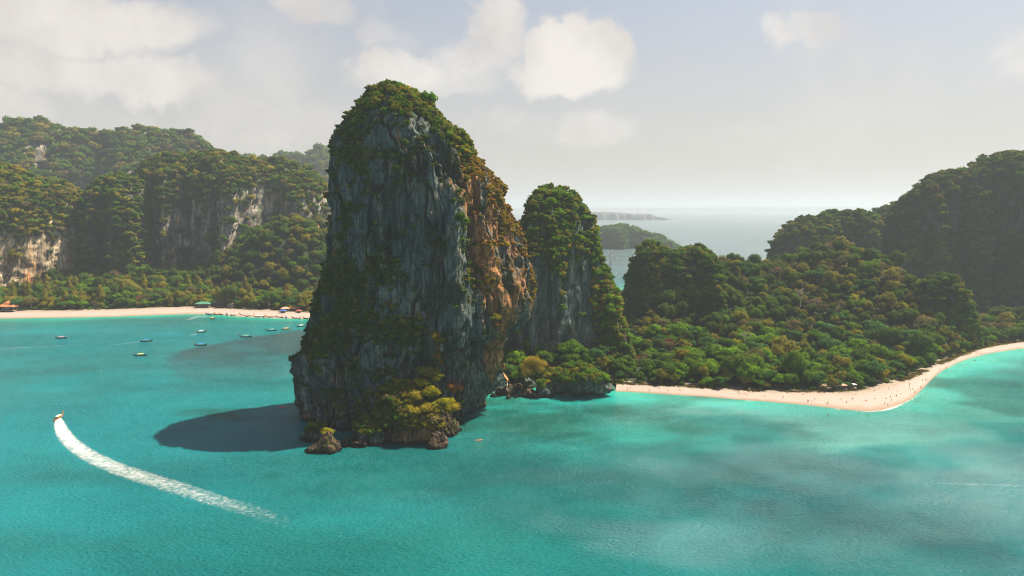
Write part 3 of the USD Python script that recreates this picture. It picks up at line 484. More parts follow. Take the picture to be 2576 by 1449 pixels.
# kinds of tree: crown maker, colour, trunk
KINDS = {
    'spreading_tree': ('fresh', lambda s: crown(lobes(s, 5.6, 5.4, 12, .82, .30, .44, .6), 1150, .95, s), (5.0, .30), 'spreading bright green tree'),
    'round_tree': ('mid', lambda s: crown(lobes(s, 4.8, 5.0, 10, .70, .34, .48, .95), 1050, .85, s), (4.6, .28), 'rounded green tree'),
    'dark_tree': ('deep', lambda s: crown(lobes(s, 5.0, 6.0, 11, .68, .34, .48, 1.1), 1150, .85, s), (5.5, .30), 'dense dark green tree'),
    'olive_tree': ('olive', lambda s: crown(lobes(s, 4.8, 5.2, 11, .74, .32, .46, .85), 1000, .8, s), (4.8, .26), 'bushy olive tree'),
    'brown_tree': ('dry', lambda s: crown(lobes(s, 5.2, 6.0, 11, .74, .30, .42, .85), 900, .62, s, core=False), (6.0, .26), 'thin dry brown tree'),
    'yellow_tree': ('lime', lambda s: crown(lobes(s, 4.2, 5.2, 10, .70, .34, .46, .8), 900, .8, s), (4.8, .24), 'yellow green tree'),
    'jade_tree': ('jade', lambda s: crown(lobes(s, 5.4, 5.4, 13, .82, .28, .42, .6), 1150, .9, s), (5.0, .28), 'layered blue green tree'),
    'rusty_tree': ('rust', lambda s: crown(lobes(s, 3.4, 5.6, 7, .66, .38, .52, .8), 600, .75, s, core=False), (5.0, .2), 'small rusty orange tree'),
    'pinkish_tree': ('pink', lambda s: crown(lobes(s, 5.0, 8.2, 11, .75, .28, .40, .75), 520, .6, s, core=False), (8.0, .28), 'pinkish twiggy tree'),
    'tall_tree': ('olive', lambda s: crown([(0, 0, 5.0, 2.6, 1.1), (.8, .4, 8.0, 2.9, 1.1), (-.8, -.3, 10.5, 2.5, 1.1), (.3, -.5, 13.2, 2.0, 1.2), (-.2, .3, 15.5, 1.2, 1.3)], 1000, .8, s), (14.0, .26), 'tall feathery olive tree'),
    'tall_dark_tree': ('deep', lambda s: crown([(0, 0, 4.6, 2.8, 1.1), (-.9, .4, 7.6, 3.2, 1.05), (.9, -.3, 10.2, 2.9, 1.1), (-.2, .5, 13.0, 2.3, 1.15)], 1000, .85, s), (12.0, .28), 'tall narrow dark tree'),
}
SHAPES = {}
for i, (k, (g, mk, tr, text)) in enumerate(KINDS.items()):
    SHAPES[k] = [(mk(40 + 7 * i + j), trunk_of(tr[0], tr[1], 50 + i + j)) for j in range(2)]
def whole_tree(k, j):
    """crown and trunk as the shape of a far tree"""
    def mk(path):
        (v, f, n), (tv, tf) = SHAPES[k][j]
        raw_mesh(path, v, f, GREENS[KINDS[k][0]], n)
    return mk
def clump_shape(colour, seed):
    c = crown(lobes(seed, 1.0, .25, 5, .7, .45, .62, .85), 170, .42, seed)
    return lambda path: raw_mesh(path, *c[:2], GREENS[colour], c[2])
# ---------------------------------------------------------------- what grows on the rock
def project(p):
    q = p - (0, 0, EYE_HEIGHT); f = q[..., 1] * cp - q[..., 2] * sp; u = q[..., 1] * sp + q[..., 2] * cp
    return 1288 + FOCUS * q[..., 0] / f, 724 - FOCUS * u / f
def sample(v, f, per_m2, seed):
    """points on a surface, density (per square metre) given by per_m2(points, normals)"""
    rng = np.random.default_rng(seed); a, b, c = v[f[:, 0]], v[f[:, 1]], v[f[:, 2]]; n = np.cross(b - a, c - a); area = np.linalg.norm(n, axis=1) / 2; n /= np.maximum(area * 2, 1e-9)[:, None]
    mid = (a + b + c) / 3; k = rng.poisson(np.clip(per_m2(mid, n), 0, 5) * area); i = np.repeat(np.arange(len(f)), k); s, t = rng.random((2, len(i))); q = s + t > 1; s[q], t[q] = 1 - s[q], 1 - t[q]
    return a[i] + (b - a)[i] * s[:, None] + (c - a)[i] * t[:, None], n[i]
CLUMPS = ['deep', 'deep', 'mid', 'mid', 'olive', 'olive', 'fresh', 'gold', 'dry', 'orange']
CI = {c: [i for i, k in enumerate(CLUMPS) if k == c] for c in set(CLUMPS)}
def choose(colours, rng, n):
    """colours: {name: weight array or number}"""
    names = list(colours); w = np.stack([np.broadcast_to(np.asarray(colours[c], float), n) for c in names], -1); w = np.maximum(w, 0); w = np.cumsum(w / np.maximum(w.sum(-1, keepdims=True), 1e-9), -1)
    j = (rng.random(n)[:, None] > w).sum(-1).clip(0, len(names) - 1)
    return np.array([CI[names[a]][rng.integers(len(CI[names[a]]))] for a in j], int)
MAKERS = [clump_shape(c, 300 + i) for i, c in enumerate(CLUMPS)]
def blob(px, py, cx, cy, rx, ry): return np.exp(-(((px - cx) / rx) ** 2 + ((py - cy) / ry) ** 2))

def tower_density(p, n):
    px, py = project(p); noise = fb(p, .06, 4, 91); fine = fb(p, .16, 3, 92)
    up = smooth01((n[:, 2] - .22) / .35)
    brow = 262 + 70 * smooth01((990 - px) / 60) * smooth01((px - 880) / 40) * 0 + 45 * fb(p, (.05, .05, .01), 3, 95) + np.maximum(px - 1040, 0) * .95
    top = smooth01((brow + 18 - py) / 34)
    crest = smooth01((px - (1100 + (py - 250) * .42)) / 30) * smooth01((720 - py) / 300)
    left = .9 * blob(px, py, 862, 360, 32, 80) + .9 * blob(px, py, 905, 420, 30, 90) + .7 * blob(px, py, 870, 560, 24, 70) + blob(px, py, 860, 700, 50, 90) + .75 * blob(px, py, 960, 670, 65, 50) + .95 * blob(px, py, 900, 800, 120, 65) + blob(px, py, 800, 870, 70, 45) + .9 * blob(px, py, 1030, 830, 65, 32)
    mid = .6 * (blob(px, py, 985, 395, 60, 14) + blob(px, py, 1075, 412, 60, 16) + blob(px, py, 1045, 500, 30, 16) + blob(px, py, 1092, 610, 30, 16) + blob(px, py, 1000, 460, 20, 14) + blob(px, py, 1065, 660, 26, 14))
    right = .95 * smooth01((px - (1155 + (py - 400) * .12)) / 20) * smooth01((noise + fine + .04 + .25 * smooth01((px - (1225 + (py - 420) * .32)) / 30)) / .22) * smooth01((860 - py) / 160)
    edge = .9 * blob(px, py, 1180, 430, 22, 60) + .6 * blob(px, py, 1165, 560, 14, 70) + .7 * blob(px, py, 1188, 690, 8, 60) + .7 * blob(px, py, 1102, 880, 9, 50)
    foot = blob(px, py, 965, 1010, 130, 75)
    cover = np.clip(1.6 * top + 1.0 * crest + left + mid + edge + .9 * foot, 0, 1.1)
    d = 1.0 * cover * smooth01((noise * 1.3 + fine * .9 + cover * 1.2 - .52) / .25) + .55 * right + .5 * up * smooth01((fine + .15) / .2) + .03 * smooth01((fine - .2) / .1)
    return d * (py < 1120) * (p[:, 1] < 425)
rng = np.random.default_rng(5)
p, n = sample(TV, TF, tower_density, 31); px, py = project(p)
gold = smooth01((px - (1120 + (py - 300) * .17)) / 50) * smooth01((py - 320) / 120); gold = np.maximum(gold, .8 * blob(px, py, 1102, 880, 14, 60))
high = smooth01((330 - py) / 90) + .6 * smooth01((px - 1080 - (py - 250) * .4) / 30) * (1 - gold)  # paler leaves on top and upper right, sunlit look put into their colour
idx = choose({'deep': (1 - gold) * np.maximum(1.7 - 1.6 * high, .05), 'mid': (1 - gold) * (.7 + high * .6), 'olive': .4 * (1 - .4 * gold) + 2.0 * high, 'fresh': .6 * high, 'gold': .02 + 1.1 * gold * (1 - .3 * high) + .12 * high, 'orange': 1.2 * gold, 'dry': .22 + .3 * gold}, rng, len(p))
size = rng.gamma(4, .22, len(p)) * (1 + .25 * high) * (1 - .25 * gold)
scatter('tower_shrubs', MAKERS, p + n * (size * .2)[:, None], np.c_[size, size, size * rng.uniform(.8, 1.25, len(p))], idx, kind='stuff', label='shrubs and creepers clinging to the great limestone tower', category='shrubs')
COUNT = {'tower': len(p)}

def clothe(key, name, label, rate, size, colours, bare=None, seed=0, lift=.25, back=None):
    v, f = HILLS[key]; rng = np.random.default_rng(seed + 77)
    def dens(p, n):
        px, py = project(p); k = rate * (1 if bare is None else 1 - np.clip(bare(px, py, p, n), 0, 1))
        front = np.ones(len(p)) if back is None else p[:, 1] < back
        vis = (px > -60) & (px < 2640) & (p[:, 2] > -1)
        return k * vis * front * np.clip(n[:, 2] * 0 + 1 - .75 * (n[:, 1] > .45), 0, 1)
    p, n = sample(v, f, dens, seed)
    s = np.clip(rng.gamma(3.2, size / 3.4, len(p)), size * .35, size * 2.1); px, py = project(p)
    idx = choose({c: (w(px, py, p, n) if callable(w) else w) for c, w in colours.items()}, rng, len(p))
    scatter(name, MAKERS, p + n * (s * lift)[:, None], np.c_[s, s, s * rng.uniform(.75, 1.15, len(p))], idx, kind='stuff', label=label, category='trees'); COUNT[key] = len(p)
patchy = lambda p, sd, at=.0, k=.12: smooth01((fb(p * (1, 1, .6), .03, 4, sd) - at) / k)
clothe('near_left', 'cliff_forest', 'sunlit olive forest on the cliff above the orange rock at far left', .11, 3.4, {'deep': .8, 'mid': .8, 'olive': 1.3, 'gold': .22, 'dry': .5},
       lambda x, y, p, n: np.maximum(smooth01((y - 558 - (x - 100) * .12 - 60 * fb(p, .02, 3, 6)) / 26) * (x < 226) * .97, .8 * patchy(p, 41, .12) * (n[:, 2] < .5)), 11)
clothe('pillar', 'cliff_forest', 'dark forest on the narrow pillar beside the wide grey wall', .085, 3.4, {'deep': 1.6, 'mid': .8, 'olive': .5, 'gold': .05},
       lambda x, y, p, n: .85 * patchy(p, 4, .1) * (n[:, 2] < .35) * (y > 560), 12)
clothe('wall', 'cliff_forest', 'forest cap over the wide grey wall behind the left beach', .075, 3.7, {'deep': 1.5, 'mid': .7, 'olive': .6, 'dry': .3, 'gold': .03},
       lambda x, y, p, n: np.maximum(smooth01((y - 455 - 35 * np.sin(x / 55.)) / 60 + .9 * fb(p, .02, 3, 8)) * .93 * (n[:, 2] < .55), .75 * patchy(p, 42, .08) * (n[:, 2] < .5)), 13)
clothe('far_left', 'hill_forest', 'hazy forest over the long far ridge at left', .018, 7.5, {'deep': 1, 'mid': 1, 'olive': .5, 'dry': .15}, lambda x, y, p, n: .9 * patchy(p * .5, 6, .04) * (n[:, 2] < .4), 14)
clothe('farthest_left', 'hill_forest', 'blue hazy forest on the farthest hill beside the tower', .011, 11, {'deep': 1, 'mid': 1, 'jade' if 'jade' in CI else 'olive': .6}, None, 15)
clothe('second_tower', 'tower_shrubs', 'green shrubs and creepers on the smaller rock behind the great tower', .42, 1.75, {'deep': .5, 'mid': 1.2, 'fresh': .6, 'olive': .9, 'gold': lambda x, y, p, n: .03 + .9 * blob(x, y, 1490, 760, 25, 110), 'orange': lambda x, y, p, n: .5 * blob(x, y, 1490, 770, 22, 110)},
       lambda x, y, p, n: np.clip(smooth01((y - 655 - 30 * np.sin(x / 22.)) / 30) * smooth01((1492 - x + (y - 700) * .1) / 14) * .97 + 1.0 * blob(x, y, 1472, 570, 26, 50) + .7 * patchy(p * 1.6, 43, .10) * (n[:, 2] < .5), 0, 1), 16)
clothe('knoll', 'cliff_forest', 'dense dark trees on the wooded knoll right of the rock towers', .22, 2.5, {'deep': 1.3, 'mid': 1.2, 'olive': .5, 'jade' if 'jade' in CI else 'fresh': .2}, lambda x, y, p, n: .8 * blob(x, y, 1740, 690, 40, 45), 17)
clothe('far_headland', 'cliff_forest', 'dark scrub on the sheer headland at the end of the right-hand hills', .10, 2.8, {'deep': 1.4, 'mid': .6, 'olive': .35}, lambda x, y, p, n: .85 * patchy(p, 3, -.06) * (n[:, 2] < .4), 18)
clothe('middle_headland', 'cliff_forest', 'scrub on the saddle between the headland and the great right cliff', .08, 3.2, {'deep': 1., 'mid': .8, 'olive': .6}, None, 19)
clothe('great_right', 'cliff_forest', 'shaded forest covering the great dark cliff at the right edge', .10, 3.0, {'deep': 1.4, 'mid': .7, 'olive': .4, 'dry': .25}, lambda x, y, p, n: .85 * patchy(p, 13, -.06) * (n[:, 2] < .38), 20)
clothe('near_knoll', 'cliff_forest', 'creepers on the dark steep knoll in front of the great right cliff', .30, 2.0, {'deep': 1.3, 'mid': .6, 'olive': lambda x, y, p, n: .3 + 1.6 * smooth01((x - 2385) / 40), 'fresh': lambda x, y, p, n: .6 * smooth01((x - 2385) / 40)}, lambda x, y, p, n: .45 * patchy(p, 23, .1) * (x < 2380) * (y > 740), 21)
clothe('island', 'hill_forest', 'hazy woods on the small island behind the rocks', .02, 6.5, {'deep': 1, 'mid': 1}, None, 22)

# ---------------------------------------------------------------- the forest on the ground
def tree_places(xr, yr, space, seed, keep):
    rng = np.random.default_rng(seed); X, Y = np.meshgrid(np.arange(*xr, space), np.arange(*yr, space * .92), indexing='ij'); X[:, ::2] += space / 2
    p = np.stack([X, Y], -1).reshape(-1, 2) + rng.uniform(-.42, .42, (X.size, 2)) * space
    p = np.c_[p, land_height(p[:, 0], p[:, 1])]; px, py = project(p)
    return p[keep(p, px, py)]
in_view = lambda px, py: (px > -50) & (px < 2630)
def blocked(p):
    """inside a cliff or the tower"""
    out = np.zeros(len(p), bool)
    for k, (x0, y0, rx, ry) in {'tower': (-62, 402, 62, 46), 'second': (62, 520, 40, 28)}.items(): out |= np.hypot((p[:, 0] - x0) / rx, (p[:, 1] - y0) / ry) < 1
    return out
right = tree_places((-30, 560), (425, 700), 6.6, 61, lambda p, px, py: (look_up(D_INLAND, p[:, 0], p[:, 1]) > 1.0) & in_view(px, py) & ~blocked(p))
left = tree_places((-720, -90), (790, 1060), 8.6, 62, lambda p, px, py: (look_up(D_INLAND, p[:, 0], p[:, 1]) > 1.5) & in_view(px, py) & (px < 900))
COUNT |= {'right trees': len(right), 'left trees': len(left)}

# undergrowth between the trees
def undergrowth(places, lo, hi, n, seed, label):
    r = np.random.default_rng(seed); q = places[r.integers(0, len(places), n)] + np.c_[r.uniform(-5, 5, (n, 2)), np.zeros(n)]; q[:, 2] = land_height(q[:, 0], q[:, 1]) + .3
    q = q[look_up(D_INLAND, q[:, 0], q[:, 1]) > 1]; s = r.uniform(lo, hi, len(q))
    scatter('undergrowth', MAKERS, q, np.c_[s, s, s * r.uniform(.7, 1.3, len(q))], choose({'deep': 1.4, 'mid': 1.2, 'olive': .5, 'dry': .2, 'fresh': .15}, r, len(q)), kind='stuff', label=label, category='shrubs')
undergrowth(right, 1.2, 2.9, 7000, 71, 'undergrowth filling the gaps of the right-hand wood')
undergrowth(left, 1.6, 3.6, 4500, 72, 'undergrowth filling the gaps of the far left wood')
rng = np.random.default_rng(8)
def kinds_for(p, weights):
    names = list(weights); w = np.stack([np.broadcast_to(np.asarray(weights[c], float), len(p)) for c in names], -1); w = np.maximum(w, 0); w = np.cumsum(w / w.sum(-1, keepdims=True), -1)
    j = (rng.random(len(p))[:, None] > w).sum(-1).clip(0, len(names) - 1)
    return np.array(names)[j]
px, py = project(right); flat = smooth01((py - 825) / 50); brown = smooth01((px - 1900) / 150) * (1 - flat); mixed = fb(right, .018, 3, 40)
hot = blob(px, py, 1660, 870, 70, 45) + blob(px, py, 1880, 845, 60, 30) + .8 * blob(px, py, 2000, 860, 60, 40)
shrubby = blob(px, py, 1600, 940, 130, 30)
right_kind = kinds_for(right, {'spreading_tree': .9 * flat + .05, 'round_tree': .6 + .5 * flat + 2 * shrubby, 'dark_tree': 1.15 * (1 - flat) + .25, 'olive_tree': .5 + .6 * brown + .3 * hot, 'brown_tree': .06 + .6 * brown + .7 * hot, 'tall_dark_tree': .10 * (1 - flat), 'tall_tree': .10 * (1 - flat) * (1 - brown), 'yellow_tree': .18 * flat + .1 * hot + .05 * brown, 'jade_tree': .8 * flat * (1 - shrubby) + .15, 'rusty_tree': .02 + .35 * hot * flat, 'pinkish_tree': .25 * blob(px, py, 2015, 745, 50, 40) + .05 * brown})
right_size = np.clip(rng.lognormal(-.06, .36, len(right)), .5, 2.0) * (1 - .3 * np.clip(shrubby, 0, 1)) * (1 - .12 * (1 - flat))
inland = look_up(D_INLAND, right[:, 0], right[:, 1])
right_size[np.isin(right_kind, ['tall_tree', 'tall_dark_tree'])] *= .7
right_size *= .72 + .28 * smooth01(inland / 12)
lx, ly = project(left); front = smooth01((ly - 715) / 30); tallish = blob(lx, ly, 560, 740, 90, 60) + blob(lx, ly, 90, 740, 120, 60) + .6 * blob(lx, ly, 260, 740, 90, 40)
left_kind = kinds_for(left, {'tall_tree': 1.5 * tallish * front, 'tall_dark_tree': .35 * tallish, 'spreading_tree': .55 * front + .1, 'round_tree': .8, 'dark_tree': .5 + .5 * (1 - front), 'olive_tree': .8, 'brown_tree': .22, 'yellow_tree': .12 * front, 'jade_tree': .4 * front, 'rusty_tree': .04 * front})
left_size = np.clip(rng.lognormal(.15, .25, len(left)), .7, 2.)
tall = np.isin(left_kind, ['tall_tree', 'tall_dark_tree']); left_size[tall] *= .85

# the trees that show largest stand as trees of their own
dist_r, dist_l = np.hypot(right[:, 0], right[:, 1]), np.hypot(left[:, 0], left[:, 1])
hidden_l = lx > 800
own_r = np.argsort(np.where((right[:, 0] > 20) & (inland < 75), dist_r / right_size ** .5, 9e9))[:240]
own_l = np.argsort(np.where(hidden_l, 9e9, look_up(D_INLAND, left[:, 0], left[:, 1]) - 8 * tall))[:56]
PATTERNS = {}
for k, (g, mk, tr, text) in KINDS.items():
    for j in range(2):
        pat = pattern(f'{k}_pattern_{j + 1:03d}'); PATTERNS[k, j] = pat; (v, f, n), (tv, tf) = SHAPES[k][j]
        raw_mesh(pat + '/crown', v, f, GREENS[g], n); raw_mesh(pat + '/trunk', tv, tf, PALE_BARK if 'pink' in k or 'brown' in k else BARK)
ORDINAL = ['first', 'second', 'third', 'fourth', 'fifth', 'sixth', 'seventh', 'eighth', 'ninth', 'tenth', 'eleventh', 'twelfth'] 
def ordinal(i): return ORDINAL[i] if i < 12 else f'{i + 1}' + ('st' if (i + 1) % 10 == 1 and (i + 1) % 100 != 11 else 'nd' if (i + 1) % 10 == 2 and (i + 1) % 100 != 12 else 'rd' if (i + 1) % 10 == 3 and (i + 1) % 100 != 13 else 'th')
def plant(points, kind, size, own, zone_of, group):
    zones = {}
    for i in own: zones.setdefault((zone_of(i), kind[i]), []).append(i)
    for (zone, k), members in zones.items():
        x = project(points[members])[0]
        for o, m in enumerate(np.array(members)[np.argsort(x)]):
            which = f'{ordinal(o)} from the left ' if len(members) > 1 else ''
            copy_of(PATTERNS[k, int(m) % 2], k, points[m], rng.uniform(0, 360), size[m] * np.array([1, 1, rng.uniform(.9, 1.3)]), label=f'{KINDS[k][3]}, {which}{zone}', category='tree', group=group)
def zone_right(i):
    d = inland[i]
    if right[i, 0] < 62: return 'on the neck by the overhanging rock'
    side = ' of the long beach' if project(right[i])[0] < 2240 else ' beyond the point'
    return ('in front row' if d < 7 else 'in second row' if d < 14 else 'in third row' if d < 22 else 'in fourth row' if d < 32 else 'deep in wood') + side
plant(right, right_kind, right_size, own_r, zone_right, 'trees of the wood behind the right-hand beach')
plant(left, left_kind, left_size, own_l, lambda i: 'along the far left beach', 'trees along the far left beach')
def rest(points, kind, size, own, **said):
    keep = np.ones(len(points), bool); keep[own] = False; names = list(KINDS)
    idx = np.array([2 * names.index(k) for k in kind]) + rng.integers(0, 2, len(kind))
    s = np.c_[size, size, size * rng.uniform(.9, 1.35, len(size))]
    scatter('forest', [whole_tree(k, j) for k in names for j in range(2)], points[keep], s[keep], idx[keep], kind='stuff', **said)
rest(right, right_kind, right_size, own_r, label='mixed forest over the hill and flat behind the right-hand beach', category='forest')
rest(left, left_kind, left_size, own_l, label='mixed forest between the far left beach and the cliffs', category='forest')
# ---------------------------------------------------------------- rocks at the foot of the tower and along the cove
def rock_thing(name, px, py, r, seed, label, category='rock', z=0.0, taper=.12, lean=(0, 0), rough=.35, detail=4, mat=None, sink=.35, dy=0.0, extra=()):
    g = ground(px, py); x = thing(name, (g[0], g[1] + r[1] * .6 + dy, 0), label=label, category=category)
    v, f = boulder((0, 0, z + r[2] * (1 - 2 * sink) * .5), r, seed, detail, rough, 0, taper, lean)
    for k, (c, r2) in enumerate(extra):
        v2, f2 = boulder(c, r2, seed + 31 + k, detail - 1, rough, 0, taper); f = np.vstack([f, f2 + len(v)]); v = np.vstack([v, v2])
    raw_mesh(str(x.GetPath()) + '/stone', v, f, mat or SHORE_ROCK, normals_of(v, f))
    return str(x.GetPath()), g, (v + (g[0], g[1] + r[1] * .6 + dy, 0), f)
KNOLL = []
def add(*a, **k):
    r = rock_thing(*a, **k); KNOLL.append(r); return r
big1 = add('sea_rock', 1040, 1112, (16, 11, 17), 3, 'broad overgrown rock block at the front foot of the great tower', taper=.1, detail=5, mat=SHORE_ROCK, extra=(((-7, 3, 13), (12, 9, 15)), ((5, -4, 6), (10, 7, 11))))
big2 = add('sea_rock', 1112, 1096, (8, 8, 11.5), 8, 'jagged sunlit brown rock on the right of the overgrown block', taper=.22, rough=.5, detail=5, extra=(((4.5, -1, 2), (5, 5, 6.5)), ((-4, -3, 1), (4, 4, 10))))
big3 = add('sea_rock', 925, 1119, (11, 8, 8.5), 15, 'low shaded rock with a yellow green bush on top below the tower', taper=.1, detail=5, mat=TOWER_ROCK)
add('sea_rock', 808, 1139, (8.2, 5, 7.5), 21, 'pointed brown rock with lime bush standing in the water at the left foot', taper=.34, lean=(2.6 / 8, 0), rough=.4)
add('sea_rock', 868, 1124, (2.0, 2.0, 4.2), 25, 'small upright rock between the pointed rock and the low brown one', taper=.2)
add('sea_rock', 905, 1125, (5.6, 3.2, 2.8), 26, 'low long brown rock at the waterline left of centre', taper=.15)
add('sea_rock', 1099, 1128, (5.8, 4.6, 6.2), 33, 'squat block of dark rock standing alone in front of the jagged one', taper=.2, extra=(((2.6, 0, 4.5), (2.0, 2.0, 2.6)),))
add('sea_rock', 1157, 1036, (5.0, 5.0, 6.0), 41, 'rock with small green tuft at the right foot of the tower', taper=.15)
add('sea_rock', 1138, 1046, (4.0, 4.5, 7.0), 42, 'narrow dark rock behind the golden bushes of the knoll')
add('sea_rock', 1162, 1064, (1.9, 1.2, 1.0), 44, 'tiny rock awash right of the knoll', detail=3)
big4 = add('sea_rock', 790, 1112, (8, 7, 6), 46, 'dark overgrown rock under the overhanging left corner of the tower', mat=TOWER_ROCK)
for i, (a, b, r) in enumerate([(1243, 999, 2.3), (1258, 995, 3.6), (1276, 994, 4.0), (1263, 977, 3.0), (1250, 984, 2.0), (1291, 992, 2.6), (1304, 982, 3.4), (1309, 998, 1.8), (1279, 1003, 1.9), (1285, 978, 2.4), (1318, 990, 2.0), (1234, 990, 1.7), (1297, 1001, 1.4)]):
    rr = np.random.default_rng(i).uniform(.8, 1.25, 3)
    rock_thing('boulder', a, b, tuple(r * rr * (1, 1, 1.15)), 60 + i, f'{ordinal(i)} of the tumbled boulders in the cove beside the tower', 'boulder', detail=3, rough=.28, taper=.08, mat=SHORE_ROCK)
r10 = add('sea_rock', 1334, 1001, (5.6, 5, 5.2), 81, 'dark rock with a green tuft right of the tumbled boulders', taper=.2)
r11 = add('sea_rock', 1368, 999, (6.6, 6, 9.0), 83, 'steep dark rock below the golden tree in the cove', taper=.06, mat=TOWER_ROCK)
r12 = add('sea_rock', 1312, 978, (9, 8, 7.5), 84, 'shaded rock carrying the golden tree', taper=.1, mat=TOWER_ROCK, dy=2)
# the overhanging rock: narrow foot, wide body, a nose to the right
r13 = add('sea_rock', 1462, 998, (15, 12, 9.0), 91, 'overhanging rock crowned with bushes at the left end of the beach', z=5.0, taper=-.28, sink=.12, detail=5, mat=TOWER_ROCK, extra=(((12, -4, 4.5), (8, 5.5, 5.0)), ((17.5, -4, 4.2), (3.4, 3, 2.6)), ((-12, 1, 5), (7, 7, 7)), ((0, 3, -1), (8, 6, 5))))

def dress(name, label, pieces, dens, size, colours, seed):
    P, S, I = [], [], []; rng = np.random.default_rng(seed)
    for v, f in pieces:
        p, n = sample(v, f, dens, seed); s = rng.gamma(8, size / 8, len(p)); P.append(p + n * (s * .25)[:, None]); S.append(s)
    p, s = np.vstack(P), np.concatenate(S); px, py = project(p)
    scatter(name, MAKERS, p, np.c_[s, s, s * rng.uniform(.75, 1.15, len(p))], choose({c: (w(px, py) if callable(w) else w) for c, w in colours.items()}, rng, len(p)), kind='stuff', label=label, category='shrubs')
upper = lambda z0: (lambda p, n: .55 * smooth01((n[:, 2] + .05) / .4) * smooth01((p[:, 2] - z0) / 4))
dress('shore_shrubs', 'dense shrubs over the overgrown rock block below the tower', [big1[2], big2[2]], lambda p, n: .8 * smooth01((n[:, 2] + .25) / .4) * smooth01((p[:, 2] - 6 - 7 * (p[:, 0] > -38)) / 4), 1.7, {'olive': .8, 'gold': lambda x, y: .1 + .75 * smooth01((x - 1010) / 60), 'mid': lambda x, y: .7 * (x < 1030), 'deep': lambda x, y: 1. * (x < 1000), 'dry': .3}, 1)
dress('shore_shrubs', 'dark shrubs on the shaded rocks at the left foot of the tower', [big3[2], big4[2]], lambda p, n: .55 * smooth01((n[:, 2] + .1) / .4) * smooth01((p[:, 2] - 4) / 3), 1.6, {'deep': 1, 'mid': .6, 'olive': .4}, 2)
dress('shore_shrubs', 'bushes crowning the overhanging rock at the beach end', [r13[2]], upper(7.5), 1.9, {'mid': 1, 'fresh': .5, 'deep': .6, 'olive': .5}, 3)
dress('shore_shrubs', 'bushes on the rocks under the golden tree', [r10[2], r11[2], r12[2]], upper(5), 1.6, {'mid': 1, 'fresh': .4, 'deep': .5, 'olive': .4, 'gold': .15}, 4)

# ---------------------------------------------------------------- bushes and trees that stand out
def bush(name, px, py, Y, r, colour, label, category='bush', seed=0, squash=.8, trunk=None, height=None, count=None, leaf=None, bark=None):
    """px, py: the middle of the crown in the picture"""
    c = at_depth(px, py, Y); h = height if height is not None else r * .9; base = c - (0, 0, h)
    x = thing(name, base, label=label, category=category); P = str(x.GetPath())
    v, f, n = crown(lobes(seed, r, h, 9 if r > 3 else 6, .66, .36, .52, squash), count or int(260 + 130 * r), leaf or .55 + .05 * r, seed)
    raw_mesh(P + '/crown', v, f, GREENS[colour], n)
    raw_mesh(P + '/trunk', *trunk_of(h, .08 + r * .035, seed, 4, r * .5), bark or BARK)
bush('golden_tree', 1338, 925, 442, 10.5, 'amber', 'big feathery golden tree on the cove rock', 'tree', 201, .95, count=4200, leaf=.62)
bush('green_tree', 1300, 945, 444, 4.8, 'fresh', 'rounded bright green tree left of the golden tree', 'tree', 202)
bush('olive_tree', 1378, 948, 444, 4.6, 'olive', 'olive green tree right below the golden tree', 'tree', 203)
bush('green_bush', 1330, 965, 440, 2.8, 'mid', 'green bush hanging below the golden tree', seed=204)
bush('golden_bush', 1043, 1000, 350, 6.4, 'amber', 'largest golden bush on top of the overgrown rock block', seed=205, squash=.7)
bush('golden_bush', 1082, 988, 352, 5.9, 'lime', 'yellow green bush at the back of the overgrown rock block', seed=206)
bush('golden_bush', 1116, 1020, 350, 6.2, 'lime', 'rounded yellow green bush at the right of the overgrown rock block', seed=207)
bush('golden_bush', 1135, 1030, 350, 5.0, 'gold', 'golden bush hanging over the right edge of the knoll', seed=208)
bush('golden_bush', 1072, 1030, 346, 5.6, 'amber', 'golden bush on the front of the knoll', seed=209)
bush('green_tree', 1012, 978, 355, 6.2, 'fresh', 'bright green tree at the top left of the knoll', 'tree', 210)
bush('dry_bush', 985, 1000, 352, 5.6, 'dry', 'dry brown bush at the shaded edge of the knoll', seed=211)
bush('olive_bush', 1020, 1035, 347, 5.0, 'olive', 'olive bush low on the left front of the knoll', seed=231)
bush('golden_bush', 1060, 965, 354, 5.0, 'lime', 'upper yellow green bush below the ledge tree', seed=232)
bush('golden_bush', 1098, 1052, 345, 3.4, 'gold', 'lowest golden bush above the squat block', seed=233)
bush('olive_bush', 962, 1045, 350, 4.4, 'olive', 'olive bush at the dark left end of the knoll', seed=234)
bush('ledge_tree', 1074, 938, 358, 7.6, 'olive', 'flat topped tree on the ledge above the knoll with pale trunk', 'tree', 212, .55, height=9, bark=PALE_BARK)
bush('green_bush', 1100, 950, 357, 4.2, 'lime', 'small lime bush right under the ledge tree', seed=213)
bush('rusty_tree', 1141, 978, 366, 5.2, 'rust', 'rusty leafless looking tree between knoll and tower wall', 'tree', 214, .9, height=6.5, count=900)
bush('lime_bush', 928, 1078, 345, 6.6, 'lime', 'lime green bush on the low shaded rock', seed=215, squash=.5)
bush('lime_bush', 822, 1090, 335, 3.8, 'lime', 'lime green bush on the tip of the pointed rock', seed=216)
bush('lime_bush', 814, 1116, 330.5, 2.6, 'gold', 'small golden bush on the side of the pointed rock', seed=217)
bush('green_tuft', 1160, 1012, 372, 1.8, 'fresh', 'small fresh green tuft on the right foot rock', seed=218)
bush('green_tuft', 1334, 978, 441, 1.8, 'fresh', 'small green tuft on the dark rock in the cove', seed=219)
bush('cliff_bush', 1247, 800, 372, 3.6, 'olive', 'olive bush growing from the right flank of the tower', seed=220)
bush('cliff_bush', 1222, 838, 370, 2.8, 'mid', 'green bush growing low on the right flank of the tower', seed=221)
